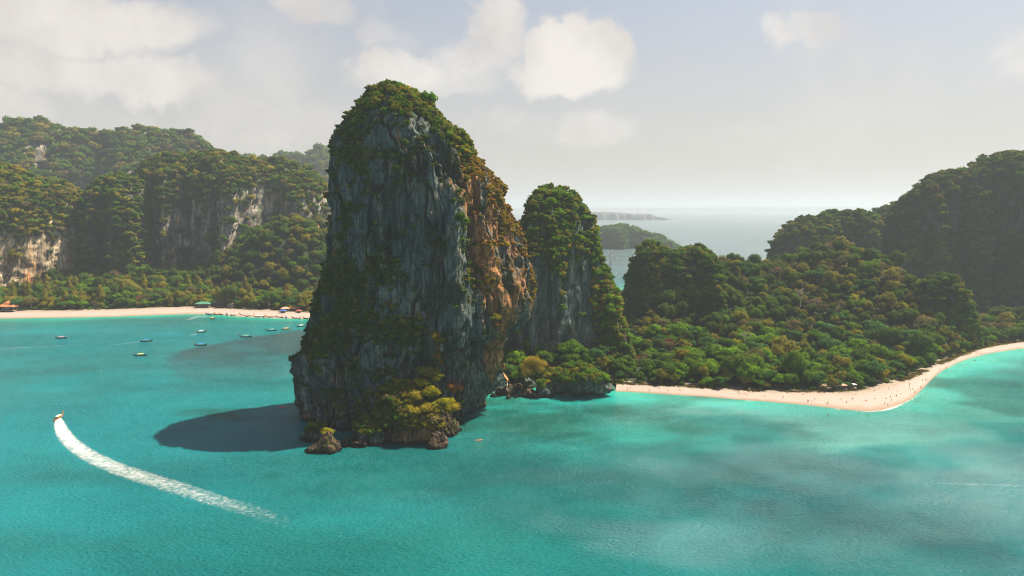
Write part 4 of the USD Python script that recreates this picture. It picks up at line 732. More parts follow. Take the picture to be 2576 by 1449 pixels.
bush('cliff_bush', 1098, 862, 366, 2.4, 'lime', 'yellow green creeper bush on the front edge of the tower', seed=222, squash=1.3)
bush('cliff_bush', 1102, 905, 364, 2.0, 'orange', 'orange creeper bush below the yellow green one on the tower edge', seed=223, squash=1.5)
bush('green_tree', 1556, 830, 505, 6.0, 'fresh', 'vivid green tree at the right foot of the smaller rock tower', 'tree', 224)
bush('jade_tree', 1500, 892, 462, 6.4, 'jade', 'blue green layered tree above the overhanging rock', 'tree', 225)
bush('green_tree', 1440, 905, 455, 5.6, 'mid', 'rounded green tree behind the overhanging rock', 'tree', 226)
bush('green_bush', 1466, 935, 441, 4.8, 'fresh', 'fresh green bush on top of the overhanging rock', seed=227, squash=.6)
bush('lime_tree', 1840, 897, 520, 4.2, 'lime', 'lime green tree shining in the middle of the right-hand wood', 'tree', 228, height=8)
# leafless trees against the light
def bare_tree(name, base, h, seed, mat, label, flat=1.0):
    rng = np.random.default_rng(seed); P = []
    def grow(a, d, length, r, depth):
        b = a + d * length; P.append(limb(a, b, r, r * .62, 5))
        if depth == 0: return
        for _ in range(3 if depth > 2 else 2 + (rng.random() < .6)):
            e = d + rng.normal(0, .55, 3) * (1, 1, .45 * flat); e /= np.linalg.norm(e); grow(b, e, length * rng.uniform(.58, .78), r * .55, depth - 1)
    x = thing(name, base, label=label, category='bare tree'); a = np.zeros(3); d = np.array([.15, 0, 1.]); d /= np.linalg.norm(d)
    v, f = limb(a - (0, 0, 1), a + d * h * .42, h * .028, h * .02, 7); raw_mesh(str(x.GetPath()) + '/trunk', v, f, mat, normals_of(v, f))
    for _ in range(4):
        e = d + rng.normal(0, .6, 3) * (1, 1, .3); e /= np.linalg.norm(e); grow(a + d * h * .41, e, h * .26, h * .013, 4)
    v, f = join(P); raw_mesh(str(x.GetPath()) + '/branches', v, f, mat, normals_of(v, f))
bare_tree('bare_tree', at_depth(1534, 672, 528), 13, 3, PALE_BARK, 'pale leafless tree leaning beside the smaller rock tower')
bare_tree('bare_tree', at_depth(2012, 772, 560), 15, 5, plain('pink_bark', (.42, .28, .23), .9), 'pinkish leafless tree on the middle of the wooded hill')
bare_tree('bare_tree', at_depth(1870, 872, 520), 11, 7, PALE_BARK, 'grey leafless tree in the wood behind the beach')
# ---------------------------------------------------------------- longtail boats
def hull_mesh(L=10.5, B=1.0, n=28, lift=1.9):
    """open wooden hull: pointed stem swept up high, lower stern"""
    t = np.linspace(0, 1, n); x = (t - .5) * L
    half = B * np.clip(np.sin(np.pi * np.clip(t * .86 + .14, 0, 1)) ** .62, 0, 1) * (t < .995) + .03
    sheer = .62 + .25 * (1 - t) ** 3 + lift * np.clip((t - .62) / .38, 0, 1) ** 2.6; keel = -.28 + .12 * (1 - t) ** 2 + (lift + .55) * np.clip((t - .70) / .30, 0, 1) ** 2.8
    rows = []
    for i in range(n):
        h, s, k = half[i], sheer[i], keel[i]; m = k + (s - k) * .45; ins = max(h - .09, .015); fl = min(.12 + max(k, 0) * 1.05, s - .03) if k > 0 else .12
        rows.append([(x[i], -h, s), (x[i], -h * .86, m), (x[i], 0, k), (x[i], h * .86, m), (x[i], h, s), (x[i], ins, s + .02), (x[i], ins * .8, max(fl, k + .05)), (x[i], -ins * .8, max(fl, k + .05)), (x[i], -ins, s + .02)])
    v = np.array(rows).reshape(-1, 3); m = 9; i = np.arange(n - 1)[:, None]; j = np.arange(m)[None]; a = i * m + j; b = i * m + (j + 1) % m
    f = np.stack([a, b, b + m, a + m], -1).reshape(-1, 4); f = np.vstack([f[:, [0, 1, 2]], f[:, [0, 2, 3]]])
    for r, flip in ((0, 0), (n - 1, 1)):
        c = len(v); v = np.vstack([v, v[r * m:(r + 1) * m].mean(0)]); q = np.stack([np.arange(m) + r * m, (np.arange(m) + 1) % m + r * m, np.full(m, c)], -1); f = np.vstack([f, q if flip else q[:, ::-1]])
    return v, f
def box_of(size, at): b = trimesh.creation.box(size); b.apply_translation(at); return np.array(b.vertices), np.array(b.faces)
def canopy_mesh(x0, x1, w, z, rise=.28, thick=.06, n=9):
    a = np.linspace(-1, 1, n); prof = np.concatenate([np.stack([a * w, z + rise * (1 - a ** 2)], -1), np.stack([a[::-1] * w, z - thick + rise * (1 - a[::-1] ** 2)], -1)])
    v = np.vstack([np.c_[np.full(2 * n, x0), prof], np.c_[np.full(2 * n, x1), prof]]); m = 2 * n; i = np.arange(m); j = (i + 1) % m
    f = np.vstack([np.stack([i, j, j + m], -1), np.stack([i, j + m, i + m], -1)])
    k = np.arange(n - 1); e = np.vstack([np.stack([k, m - 1 - k, k + 1], -1), np.stack([k + 1, m - 1 - k, m - 2 - k], -1)])
    return v, np.vstack([f, e, e[:, ::-1] + m])
WOOD = {k: plain(k, c, .55, .2, 3.0) for k, c in {'brown_wood': (.08, .04, .02), 'red_wood': (.13, .04, .022), 'dark_wood': (.035, .024, .02), 'ochre_wood': (.34, .19, .06)}.items()}
CLOTH = {k: plain(k, c, .7) for k, c in {'blue_canvas': (.06, .14, .42), 'white_canvas': (.72, .70, .66), 'green_canvas': (.20, .36, .24), 'orange_canvas': (.75, .30, .05), 'pink_canvas': (.62, .20, .28), 'yellow_canvas': (.70, .52, .06), 'cream_canvas': (.72, .60, .40), 'grey_canvas': (.30, .30, .31)}.items()}
STEEL, RED_CLOTH = plain('engine_grey', (.10, .10, .10), .4, metallic=.6), plain('prow_ribbons', (.75, .10, .07), .8)
def boat_pattern(name, wood, cloth, bow='ribbons'):
    p = pattern(name); part(p, 'hull', hull_mesh(), WOOD[wood]); part(p, 'canopy', canopy_mesh(-2.9, 1.3, .86, 1.75), CLOTH[cloth])
    for x in (-2.7, -.8, 1.1):
        for s in (-1, 1): part(p, 'post', limb((x, s * .82, .55), (x, s * .78, 1.78), .035, .035, 5), WOOD[wood], False)
    for x in (-2.6, -1.4, -.2, 1.0, 2.2): part(p, 'bench', box_of((.32, 1.5, .06), (x, 0, .5)), WOOD['ochre_wood'], False)
    part(p, 'engine', join([box_of((.75, .5, .5), (-4.5, 0, 1.12)), limb((-4.5, 0, .7), (-4.5, 0, 1.1), .1, .1), limb((-4.2, .2, 1.3), (-4.0, .2, 1.75), .06, .06)]), STEEL, False)
    part(p, 'tail_shaft', limb((-4.8, 0, 1.1), (-8.3, 0, -.15), .05, .04), STEEL, False)
    part(p, 'prow_post', limb((4.85, 0, 2.3), (5.45, 0, 3.25), .12, .07), WOOD[wood], False)
    part(p, 'ribbon', join([limb((4.95, 0, 2.55), (5.1, 0, 2.8), .2, .2), limb((5.0, .1, 2.6), (4.9, .15, 1.7), .08, .03, 5), limb((5.0, -.1, 2.6), (5.0, -.16, 1.6), .08, .03, 5)]), RED_CLOTH)
    return p
BOATS = {c: boat_pattern(f'longtail_pattern_{i + 1:03d}', w, c + '_canvas') for i, (c, w) in enumerate([('blue', 'brown_wood'), ('white', 'red_wood'), ('green', 'dark_wood'), ('orange', 'ochre_wood'), ('pink', 'brown_wood'), ('yellow', 'dark_wood'), ('cream', 'ochre_wood'), ('grey', 'red_wood')])}
def float_boat(px, py, colour, turn, label, size=1.0, group='longtail boats out on the bay', z=0.02):
    g = ground(px, py + 2); copy_of(BOATS[colour], 'longtail_boat', (g[0], g[1], z), turn, size, label=label, category='boat', group=group)
float_boat(153, 849, 'pink', 186, 'dark longtail boat at far left with pinkish canopy', 1.0)
float_boat(369, 857, 'blue', 14, 'blue longtail boat trailing a thin white wake', 1.0)
float_boat(352, 893, 'yellow', 194, 'longtail boat with yellow canopy, nearest of the anchored ones', .98)
float_boat(508, 834, 'white', 32, 'longtail boat with white canopy heading for the beach', .95)
float_boat(504, 867, 'blue', 190, 'anchored longtail boat with blue canopy beside the dark water', 1.05)
float_boat(617, 846, 'green', 187, 'anchored longtail boat with pale green canopy and dark hull', 1.1)
float_boat(682, 830, 'green', 190, 'second pale green longtail boat, nearer the tower', 1.0)
float_boat(722, 827, 'orange', 24, 'orange longtail boat near the tower', 1.0)
float_boat(759, 819, 'white', 26, 'longtail boat with white canopy right beside the tower', .9)
float_boat(536, 800, 'cream', 318, 'cream longtail boat turning off the row of beached boats', 1.0)
row = [(524, 789.5, 'blue'), (533, 789.5, 'grey'), (543, 790, 'orange'), (556, 790.5, 'pink'), (571, 791, 'blue'), (583, 791.5, 'white'), (595, 792, 'grey'), (611, 792.5, 'blue'), (622, 795, 'pink'), (633, 793.5, 'green'), (646, 796, 'cream'), (656, 796.5, 'white'), (665, 796.5, 'blue'), (677, 796.5, 'orange'), (686, 797, 'pink'), (703, 797.5, 'grey'), (711, 797.5, 'pink'), (720, 798.5, 'blue'), (741, 799.5, 'pink'), (754, 800.5, 'blue'), (769, 800.5, 'grey')]
for i, (a, b, c) in enumerate(row):
    float_boat(a, b - 1, c, np.random.default_rng(i).choice([28, 62, 105, 150]) + np.random.default_rng(i).uniform(-14, 14), f'{ordinal(i)} from the left of the longtail boats drawn up on the far sand', .88, 'longtail boats drawn up along the far left beach', .12)
# the boat under way, seen from astern, and its people
g = ground(148, 1052)
x = copy_of(BOATS['cream'], 'longtail_boat', (g[0], g[1], 0.05), 97, 1.0, label='cream longtail boat speeding away at far left with a long white wake', category='boat')

# ---------------------------------------------------------------- kayaks
def kayak_mesh(L=4.6, w=.42, n=20):
    t = np.linspace(-1, 1, n); h = w * np.clip(1 - np.abs(t) ** 2.4, .02, 1); k = np.linspace(0, 2 * np.pi, 10, endpoint=False)
    v = np.stack([np.repeat(t[:, None] * L / 2, 10, 1), h[:, None] * np.cos(k), .12 + .10 * np.abs(t[:, None]) ** 3 + np.where(np.sin(k) > 0, .12, .17) * np.sin(k) * np.clip(h[:, None] / w + .15, 0, 1)], -1).reshape(-1, 3)
    i = np.arange(n - 1)[:, None]; j = np.arange(10)[None]; a = i * 10 + j; b = i * 10 + (j + 1) % 10; f = np.stack([a, b, b + 10, a + 10], -1).reshape(-1, 4)
    return v, np.vstack([f[:, [0, 1, 2]], f[:, [0, 2, 3]]])
KAYAKS = {}
for i, (c, rgb) in enumerate({'orange': (.80, .22, .03), 'red': (.72, .05, .03)}.items()):
    p = KAYAKS[c] = pattern(f'kayak_pattern_{i + 1:03d}'); m = plain(f'{c}_plastic', rgb, .35); part(p, 'hull', kayak_mesh(), m)
    for x0 in (-.8, .7): part(p, 'seat', join([box_of((.4, .42, .05), (x0, 0, .27)), box_of((.06, .42, .3), (x0 - .2, 0, .42))]), STEEL, False)
def put_kayak(px, py, c, turn, label, z=0.0, tilt=None):
    g = ground(px, py, z); copy_of(KAYAKS[c], 'kayak', (g[0], g[1], z), turn, 1.0, tilt, label=label, category='kayak'); return g
k1 = put_kayak(1205, 1107, 'orange', 8, 'orange kayak with two paddlers in open water right of the tower')
k2 = put_kayak(712, 1024, 'red', 14, 'red kayak with two paddlers in the shadow left of the tower')
put_kayak(1556, 973, 'red', 4, 'red kayak lying at the very left end of the beach', 1.1)
put_kayak(1571, 972, 'red', 35, 'second red kayak lying beside the first at the beach end', 1.2)
put_kayak(1592, 974, 'red', 70, 'red kayak carried by the standing pair near the beach end', 1.1)
put_kayak(1608, 974, 'orange', 62, 'orange kayak drawn up right of the standing pair', 1.1)
put_kayak(2042, 1010, 'red', 55, 'red kayak on the wet sand in the middle of the long beach', .5)

# ---------------------------------------------------------------- wakes
FOAM = usdkit.material(stage, '/World/Looks/wake_foam', {'a': ('attribute', {'attribute': 'foam'}), 'g': ('geometry', {}), 'mp': ('mapping', {'scale': (1, 1.3, 1)}), 'n': ('noise_texture', {'scale': .30, 'detail': 9.0, 'roughness': .80, 'distortion': 1.2}),
    's': ('math', {'math_type': 'add'}), 'm': ('map_range', {'range_type': 'smoothstep', 'from_min': .78, 'from_max': 1.36, 'to_max': .95, 'clamp': True}), 'd': ('diffuse_bsdf', {'color': (.66, .66, .65)}), 't': ('transparent_bsdf', {}), 'x': ('mix_closure', {})},
    [('g.position', 'mp.vector'), ('mp.vector', 'n.vector'), ('n.fac', 's.value1'), ('a.fac', 's.value2'), ('s.value', 'm.value'), ('m.result', 'x.fac'), ('t.BSDF', 'x.closure1'), ('d.BSDF', 'x.closure2')], surface='x.closure')
def wake(line, widths, strength, label, n=160, core=None):
    from scipy.interpolate import PchipInterpolator
    p = np.array([ground(a, b)[:2] for a, b in line]); t0 = np.linspace(0, 1, len(p)); t = np.linspace(0, 1, n)
    c = np.stack([PchipInterpolator(t0, p[:, k])(t) for k in (0, 1)], -1); d = np.gradient(c, axis=0); d /= np.linalg.norm(d, axis=1, keepdims=True); side = np.c_[-d[:, 1], d[:, 0]]
    w = np.interp(t, np.linspace(0, 1, len(widths)), widths); s = np.interp(t, np.linspace(0, 1, len(strength)), strength); q = np.linspace(-1, 1, 13)
    v = np.stack([np.concatenate([c + side * (w * a)[:, None], np.full((n, 1), .03 + .12 * (1 - a * a))], 1) for a in q], 1).reshape(-1, 3)
    foam = (s[:, None] * (1 - np.abs(q)[None] ** 2.2) + (.12 * (np.abs(np.abs(q) - .62) < .2))[None] * s[:, None]).reshape(-1)
    x = thing('boat_wake', label=label, category='wake'); m = raw_mesh(str(x.GetPath()) + '/foam', v, grid_faces(n, 13), FOAM)
    UsdGeom.PrimvarsAPI(m).CreatePrimvar('foam', Sdf.ValueTypeNames.FloatArray, 'vertex').Set(Vt.FloatArray.FromNumpy(foam.astype(np.float32)))
wake([(148, 1052), (150, 1066), (160, 1090), (185, 1118), (225, 1146), (275, 1170), (335, 1192), (405, 1214), (480, 1238), (560, 1264), (640, 1288), (710, 1312), (745, 1326)], [1.8, 3.6, 4.8, 5.8, 6.4, 6.9, 7.2, 7.4, 7.4, 7.2, 6.8, 6.2, 5.4], [.74, .68, .63, .58, .55, .52, .50, .47, .44, .41, .37, .31, .20], 'long curved white wake behind the speeding cream boat', 320)
wake([(355, 859), (330, 862), (300, 866), (262, 871)], [.9, 1.2, 1.4, 1.2], [.50, .46, .42, .32], 'thin straight wake behind the blue longtail boat', 80)
wake([(285, 862), (200, 867), (100, 872), (0, 877), (-60, 880)], [.8, 1.3, 1.5, 1.5, 1.4], [.26, .36, .40, .44, .44], 'long thin old wake running out of the left edge', 160)
wake([(132, 856), (100, 860), (60, 866)], [.7, 1.0, .8], [.36, .32, .26], 'short faint wake behind the boat at far left', 60)
wake([(530, 798), (515, 795), (500, 796), (485, 800), (473, 804)], [1.0, 1.6, 2.4, 3.4, 4.2], [.38, .50, .52, .50, .4], 'curved white wake near the row of beached boats', 80)
wake([(500, 836), (488, 841), (476, 846)], [.7, 1.0, .9], [.58, .52, .38], 'short wake behind the white canopied boat', 50)
wake([(2120, 1211), (2250, 1213), (2400, 1217), (2576, 1222), (2640, 1224)], [.5, .7, .8, .9, .9], [.20, .32, .38, .40, .40], 'thin straight streak of foam at the right edge of the water', 160)
wake([(2120, 1030), (2150, 1033.2), (2186, 1035.2), (2216, 1033), (2242, 1027), (2270, 1016), (2294, 1004), (2312, 990)], [.7, 1.0, 1.3, 1.6, 2.0, 1.5, 1.2, .8], [.30, .40, .46, .52, .60, .46, .44, .36], 'thin white wash breaking round the sandy point', 160)
# floating line of buoys
c = [ground(a, b) for a, b in ((263, 912), (255, 928), (253, 944), (257, 958), (264, 970))]; x = thing('buoy_line', label='thin curved line of yellow floats on the open water at left', category='buoy line')
from scipy.interpolate import PchipInterpolator
tt = np.linspace(0, 4, 60); cc = np.stack([PchipInterpolator(range(5), np.array(c)[:, k])(tt) for k in (0, 1)], -1); YELLOW = plain('float_yellow', (.30, .26, .08), .6)
part(str(x.GetPath()), 'rope', join([limb((*cc[i], .04), (*cc[i + 1], .04), .012, .012, 4) for i in range(59)]), YELLOW, False)
for i in range(0, 60, 3):
    b = trimesh.creation.icosphere(1, .10); b.apply_translation((*cc[i], .08)); part(str(x.GetPath()), 'float', b, YELLOW)
# ---------------------------------------------------------------- people
def capsule(a, b, ra, rb, seg=10):
    sa, sb = (manifold3d.Manifold.sphere(r, seg).translate(tuple(map(float, p))) for p, r in ((a, ra), (b, rb)))
    return manifold3d.Manifold.batch_hull([sa, sb])
def hand(w, d, side, up):
    """palm, four fingers of unequal length and a thumb from the side of the palm"""
    w, d = np.array(w, float), np.array(d, float); d /= np.linalg.norm(d); s = np.array(side, float); s -= d * (s @ d); s /= np.linalg.norm(s); n = np.cross(d, s); out = [capsule(w, w + d * .075 + s * .018, .026, .024, 8), capsule(w + d * .02, w + d * .078 - s * .02, .024, .022, 8)]
    for k, (o, l) in enumerate(((.03, .068), (.010, .078), (-.011, .072), (-.031, .056))):
        a = w + d * .082 + s * o; m = a + d * l * .55 + n * up * .008; e = m + d * l * .42 + n * up * .022; out += [capsule(a, m, .0095, .009, 6), capsule(m, e, .009, .008, 6)]
    a = w + d * .028 + s * .026; m = a + d * .028 + s * .026; out += [capsule(a, m, .012, .011, 6), capsule(m, m + d * .03 + s * .006, .011, .009, 6)]
    return out
def figure(J):
    """one continuous body from named joints; returns body, swimwear, hair"""
    g = lambda k: np.array(J[k], float); parts = []; add = lambda a, b, ra, rb: parts.append(capsule(a, b, ra, rb))
    hip, chest, neck, head = g('hip'), g('chest'), g('neck'), g('head'); right_ = g('side'); right_ /= np.linalg.norm(right_); look = g('look'); look /= np.linalg.norm(look); upv = head - neck; upv /= np.linalg.norm(upv)
    parts.append(manifold3d.Manifold.batch_hull([manifold3d.Manifold.sphere(.125, 12).translate(tuple(hip + right_ * s * .055)) for s in (-1, 1)] + [manifold3d.Manifold.sphere(.105, 12).translate(tuple((hip * .45 + chest * .55) + right_ * s * .05)) for s in (-1, 1)]))
    parts.append(manifold3d.Manifold.batch_hull([manifold3d.Manifold.sphere(.105, 12).translate(tuple((hip * .45 + chest * .55) + right_ * s * .05)) for s in (-1, 1)] + [manifold3d.Manifold.sphere(.105, 12).translate(tuple(chest + right_ * s * .09)) for s in (-1, 1)]))
    add(chest, neck, .10, .055); add(neck, head, .055, .06)
    parts.append(manifold3d.Manifold.batch_hull([manifold3d.Manifold.sphere(.093, 14).translate(tuple(head + upv * .05)), manifold3d.Manifold.sphere(.072, 12).translate(tuple(head - upv * .03 + look * .022))]))
    add(head + look * .085 + upv * .015, head + look * .108 - upv * .012, .012, .015)                                   # nose
    for s in (-1, 1): add(head + right_ * s * .088 + upv * .012, head + right_ * s * .094 - upv * .02, .016, .012)          # ears
    add(head + look * .078 - upv * .05 - right_ * .018, head + look * .078 - upv * .05 + right_ * .018, .010, .010)          # mouth
    for s in (-1, 1): add(head + look * .082 + upv * .03 + right_ * s * .034, head + look * .084 + upv * .03 + right_ * s * .03, .011, .011)   # eyes
    for s, k in ((-1, 'l'), (1, 'r')):
        sh = chest + right_ * s * .175 + upv * .05; el, wr = g('elbow_' + k), g('wrist_' + k); add(chest + right_ * s * .09, sh, .10, .062); add(sh, el, .058, .043); add(el, wr, .042, .029); parts.extend(hand(wr, wr - el, look if abs(look @ (wr - el)) < .2 else right_ * -s, s))
        th = hip + right_ * s * .095; kn, an = g('knee_' + k), g('ankle_' + k); add(th, kn, .092, .058); add(kn, kn * .65 + an * .35, .056, .058); add(kn * .65 + an * .35, an, .058, .037)
        to = g('toe_' + k); add(an, to, .040, .026); add(an, an - (to - an) * .28, .038, .034)
    body = manifold3d.Manifold.batch_boolean(parts, manifold3d.OpType.Add)
    wear = [manifold3d.Manifold.batch_hull([manifold3d.Manifold.sphere(.137, 12).translate(tuple(hip + right_ * s * .055)) for s in (-1, 1)] + [manifold3d.Manifold.sphere(.118, 12).translate(tuple(hip * .8 + chest * .2 + right_ * s * .05)) for s in (-1, 1)])]
    for s, k in ((-1, 'l'), (1, 'r')): th = hip + right_ * s * .095; kn = g('knee_' + k); wear.append(capsule(th, th * .55 + kn * .45, .104, .088))
    hair = manifold3d.Manifold.batch_hull([manifold3d.Manifold.sphere(.098, 12).translate(tuple(head + upv * .062 - look * .012)), manifold3d.Manifold.sphere(.07, 10).translate(tuple(head - look * .055 - upv * .02))])
    return body, manifold3d.Manifold.batch_boolean(wear, manifold3d.OpType.Add), hair
POSES = {
    'standing': dict(hip=(0, 0, .92), chest=(0, .0, 1.30), neck=(0, 0, 1.47), head=(0, .01, 1.60), side=(1, 0, 0), look=(0, 1, 0), elbow_l=(-.25, -.03, 1.08), elbow_r=(.25, -.03, 1.08), wrist_l=(-.25, .08, .84), wrist_r=(.25, .08, .84), knee_l=(-.11, .02, .49), knee_r=(.11, .02, .49), ankle_l=(-.12, 0, .07), ankle_r=(.12, 0, .07), toe_l=(-.14, .17, .03), toe_r=(.14, .17, .03)),
    'walking': dict(hip=(0, 0, .90), chest=(0, .04, 1.28), neck=(0, .06, 1.45), head=(0, .09, 1.58), side=(1, 0, 0), look=(0, 1, 0), elbow_l=(-.24, .14, 1.08), elbow_r=(.24, -.12, 1.08), wrist_l=(-.21, .32, .92), wrist_r=(.22, -.16, .84), knee_l=(-.10, -.05, .48), knee_r=(.10, .20, .50), ankle_l=(-.10, -.34, .16), ankle_r=(.10, .26, .07), toe_l=(-.10, -.22, .03), toe_r=(.10, .43, .04)),
    'sitting': dict(hip=(0, 0, .13), chest=(0, -.10, .50), neck=(0, -.08, .67), head=(0, -.05, .80), side=(1, 0, 0), look=(0, 1, 0), elbow_l=(-.27, .10, .40), elbow_r=(.27, .10, .40), wrist_l=(-.17, .30, .48), wrist_r=(.17, .30, .48), knee_l=(-.16, .38, .46), knee_r=(.16, .38, .46), ankle_l=(-.14, .66, .08), ankle_r=(.14, .66, .08), toe_l=(-.15, .83, .04), toe_r=(.15, .83, .04)),
    'lying': dict(hip=(0, 0, .12), chest=(0, .38, .12), neck=(0, .55, .13), head=(0, .68, .12), side=(1, 0, 0), look=(0, .1, 1), elbow_l=(-.33, .25, .06), elbow_r=(.33, .25, .06), wrist_l=(-.30, .0, .05), wrist_r=(.30, .0, .05), knee_l=(-.12, -.43, .12), knee_r=(.12, -.43, .07), ankle_l=(-.14, -.85, .05), ankle_r=(.14, -.85, .05), toe_l=(-.18, -.93, .15), toe_r=(.18, -.93, .15)),
    'paddling': dict(hip=(0, 0, .16), chest=(0, .02, .54), neck=(0, .05, .71), head=(0, .08, .84), side=(1, 0, 0), look=(0, 1, 0), elbow_l=(-.32, .18, .46), elbow_r=(.32, .18, .46), wrist_l=(-.36, .42, .50), wrist_r=(.36, .42, .42), knee_l=(-.15, .42, .30), knee_r=(.15, .42, .30), ankle_l=(-.12, .78, .14), ankle_r=(.12, .78, .14), toe_l=(-.12, .84, .28), toe_r=(.12, .84, .28)),
}
SKIN = [plain('fair_skin', (.50, .29, .20), .6), plain('tanned_skin', (.30, .15, .09), .6)]
WEAR = {k: plain('swimwear_' + k, c, .8) for k, c in {'dark': (.02, .02, .03), 'blue': (.03, .08, .30), 'red': (.55, .04, .03), 'green': (.04, .16, .09), 'white': (.65, .63, .6), 'orange': (.70, .22, .03)}.items()}
HAIR = plain('dark_hair', (.02, .015, .012), .6)
FIGURES = {k: figure(J) for k, J in POSES.items()}; PEOPLE = {}
def person_pattern(pose, wear, skin):
    key = (pose, wear, skin)
    if key not in PEOPLE:
        PEOPLE[key] = p = pattern(f'person_pattern_{len(PEOPLE) + 1:03d}'); b, w, h = FIGURES[pose]
        part(p, 'body', b, SKIN[skin], 50); part(p, 'swimwear', w, WEAR[wear], 50); part(p, 'hair', h, HAIR, 50)
    return PEOPLE[key]
wear_cycle = ['dark', 'blue', 'red', 'dark', 'green', 'orange', 'dark', 'white']
def sand_height(px, py):
    """the sand under a place of the picture: solve for the height where the view meets the beach profile"""
    z = .6
    for _ in range(12):
        g = ground(px, py, z); dc, di = look_up(D_COAST, g[0], g[1]), look_up(D_INLAND, g[0], g[1]); q = np.clip(dc / max(dc - di, .5), 0, 1); z = .6 * z + .4 * (2.2 * (1 - (1 - q) ** 1.6) if dc > 0 else max(-1.2, dc * .1))
    return ground(px, py, z), z
TOWELS = {k: plain('towel_' + k, c, .95) for k, c in {'red': (.60, .10, .07), 'grey': (.22, .22, .24), 'tan': (.45, .28, .14), 'orange': (.72, .28, .06)}.items()}
npeople = 0
SEEN = {}
def put_person(px, py, pose, where, wear=None, turn=None, wade=False):
    global npeople
    i = npeople; npeople += 1; r = np.random.default_rng(500 + i); wear = wear or wear_cycle[i % 8]; skin = int(r.integers(2)); turn = r.uniform(0, 360) if turn is None else turn
    p, z = sand_height(px, py); zz = z + .02
    if wade: p = ground(px, py, 0); zz = -r.uniform(.75, .95)
    text = {'standing': 'person standing', 'walking': 'person walking', 'sitting': 'person sitting', 'lying': 'person lying'}[pose]
    if wade: text = 'person wading'
    label = f'{text} in {wear} swimwear {where}'; SEEN[label] = SEEN.get(label, 0) + 1
    if SEEN[label] > 1: label = f'{text} in {wear}, {ordinal(SEEN[label] - 1)} such {where}'
    if pose == 'lying':
        c = list(TOWELS)[i % 4]; t = thing('beach_towel', (p[0], p[1], z + .03), turn, label=f'{c} towel under the person {where}' if SEEN.get((c, where)) is None else f'{c} towel, {ordinal(SEEN[(c, where)])} {where}', category='towel'); SEEN[(c, where)] = SEEN.get((c, where), 0) + 1
        n = 9; X, Y = np.meshgrid(np.linspace(-.5, .5, n), np.linspace(-1, 1, 2 * n), indexing='ij'); part(str(t.GetPath()), 'cloth', (np.stack([X, Y, .02 * fb(np.stack([X, Y, 0 * X + i], -1), 3, 2)], -1).reshape(-1, 3), grid_faces(n, 2 * n)), TOWELS[c])
        zz += .05
    copy_of(person_pattern(pose, wear, skin), 'person', (p[0], p[1], zz), turn, r.uniform(.93, 1.06), label=label, category='person')
S = lambda ox, oy, k: (lambda a, b: ((ox + a / k) / 1.24224, (oy + b / k) / 1.24224))
z5, z6, z7, zl, zm = S(1900, 1150, 5.152), S(2350, 1150, 5.152), S(2700, 1050, 4.83), S(0, 880, 4.954), S(500, 880, 4.954)
e = 'at left end of long beach'
for a, b, pose, w in ((318, 345, 'standing', 'red'), (367, 335, 'standing', 'dark'), (665, 378, 'walking', 'dark'), (830, 328, 'sitting', 'red'), (965, 374, 'standing', 'dark'), (1158, 360, 'sitting', 'orange')): put_person(*z5(a, b), pose, e, w)
m = 'mid long beach'
for a, b, pose, w in ((2098, 405, 'standing', 'dark'), (2130, 432, 'walking', 'blue'), (2200, 412, 'lying', 'red'), (2245, 426, 'lying', 'orange')): put_person(*z5(a, b), pose, m, w)
for a, b, pose in ((200, 457, 'sitting'), (500, 484, 'walking'), (815, 430, 'sitting'), (893, 545, 'standing'), (908, 547, 'standing'), (1005, 515, 'standing'), (1207, 580, 'walking'), (1222, 582, 'walking'), (1440, 492, 'lying'), (1520, 568, 'standing')): put_person(*z6(a, b), pose, m)
q = 'on the broad sandy point'
for a, b, pose in ((1608, 494, 'sitting'), (1630, 496, 'sitting'), (1675, 427, 'lying'), (1800, 410, 'lying'), (1838, 520, 'lying'), (1975, 367, 'sitting'), (1975, 490, 'lying'), (2045, 325, 'lying'), (2130, 392, 'lying'), (2155, 345, 'lying'), (2195, 355, 'standing'), (2200, 457, 'lying'), (2270, 337, 'lying'), (2275, 442, 'lying'), (2345, 378, 'sitting'), (2390, 422, 'sitting'), (2165, 493, 'sitting'), (2227, 480, 'standing'), (2325, 465, 'standing'), (2247, 535, 'walking'), (2137, 580, 'standing'), (2186, 604, 'walking')): put_person(*z6(a, b), pose, q)
for a, b in ((1214, 760), (1232, 760), (1843, 765)): put_person(*z6(a, b), 'standing', 'in the shallows off the point', wade=True)
t = 'on sand beyond the point'
for a, b, pose in ((685, 752, 'standing'), (690, 735, 'standing'), (682, 795, 'walking'), (735, 803, 'sitting'), (702, 832, 'standing'), (766, 865, 'walking'), (858, 785, 'standing'), (868, 795, 'standing'), (885, 682, 'walking'), (930, 670, 'standing'), (960, 670, 'standing'), (905, 594, 'lying'), (1145, 522, 'standing'), (1242, 476, 'walking'), (1697, 272, 'standing'), (1735, 276, 'standing'), (1772, 276, 'walking')): put_person(*z7(a, b), pose, t)
for a, b in ((985, 765), (1005, 765), (1060, 752), (1095, 752), (1160, 742), (1230, 742), (1265, 756), (855, 925), (766, 945), (770, 972), (806, 1002), (1085, 886), (1660, 370), (1680, 370)): put_person(*z7(a, b), 'standing', 'in the water beyond the point', wade=True)
for a, b, pose in ((560, 518, 'standing'), (655, 498, 'walking'), (900, 497, 'standing'), (1030, 470, 'sitting'), (1285, 492, 'lying'), (2105, 488, 'standing'), (2200, 462, 'sitting')): put_person(*zl(a, b), pose, 'on the far left beach')
for a, b, pose in ((408, 497, 'walking'), (424, 497, 'walking'), (570, 430, 'standing'), (1135, 460, 'walking')): put_person(*zm(a, b), pose, 'near the beached longtail boats')
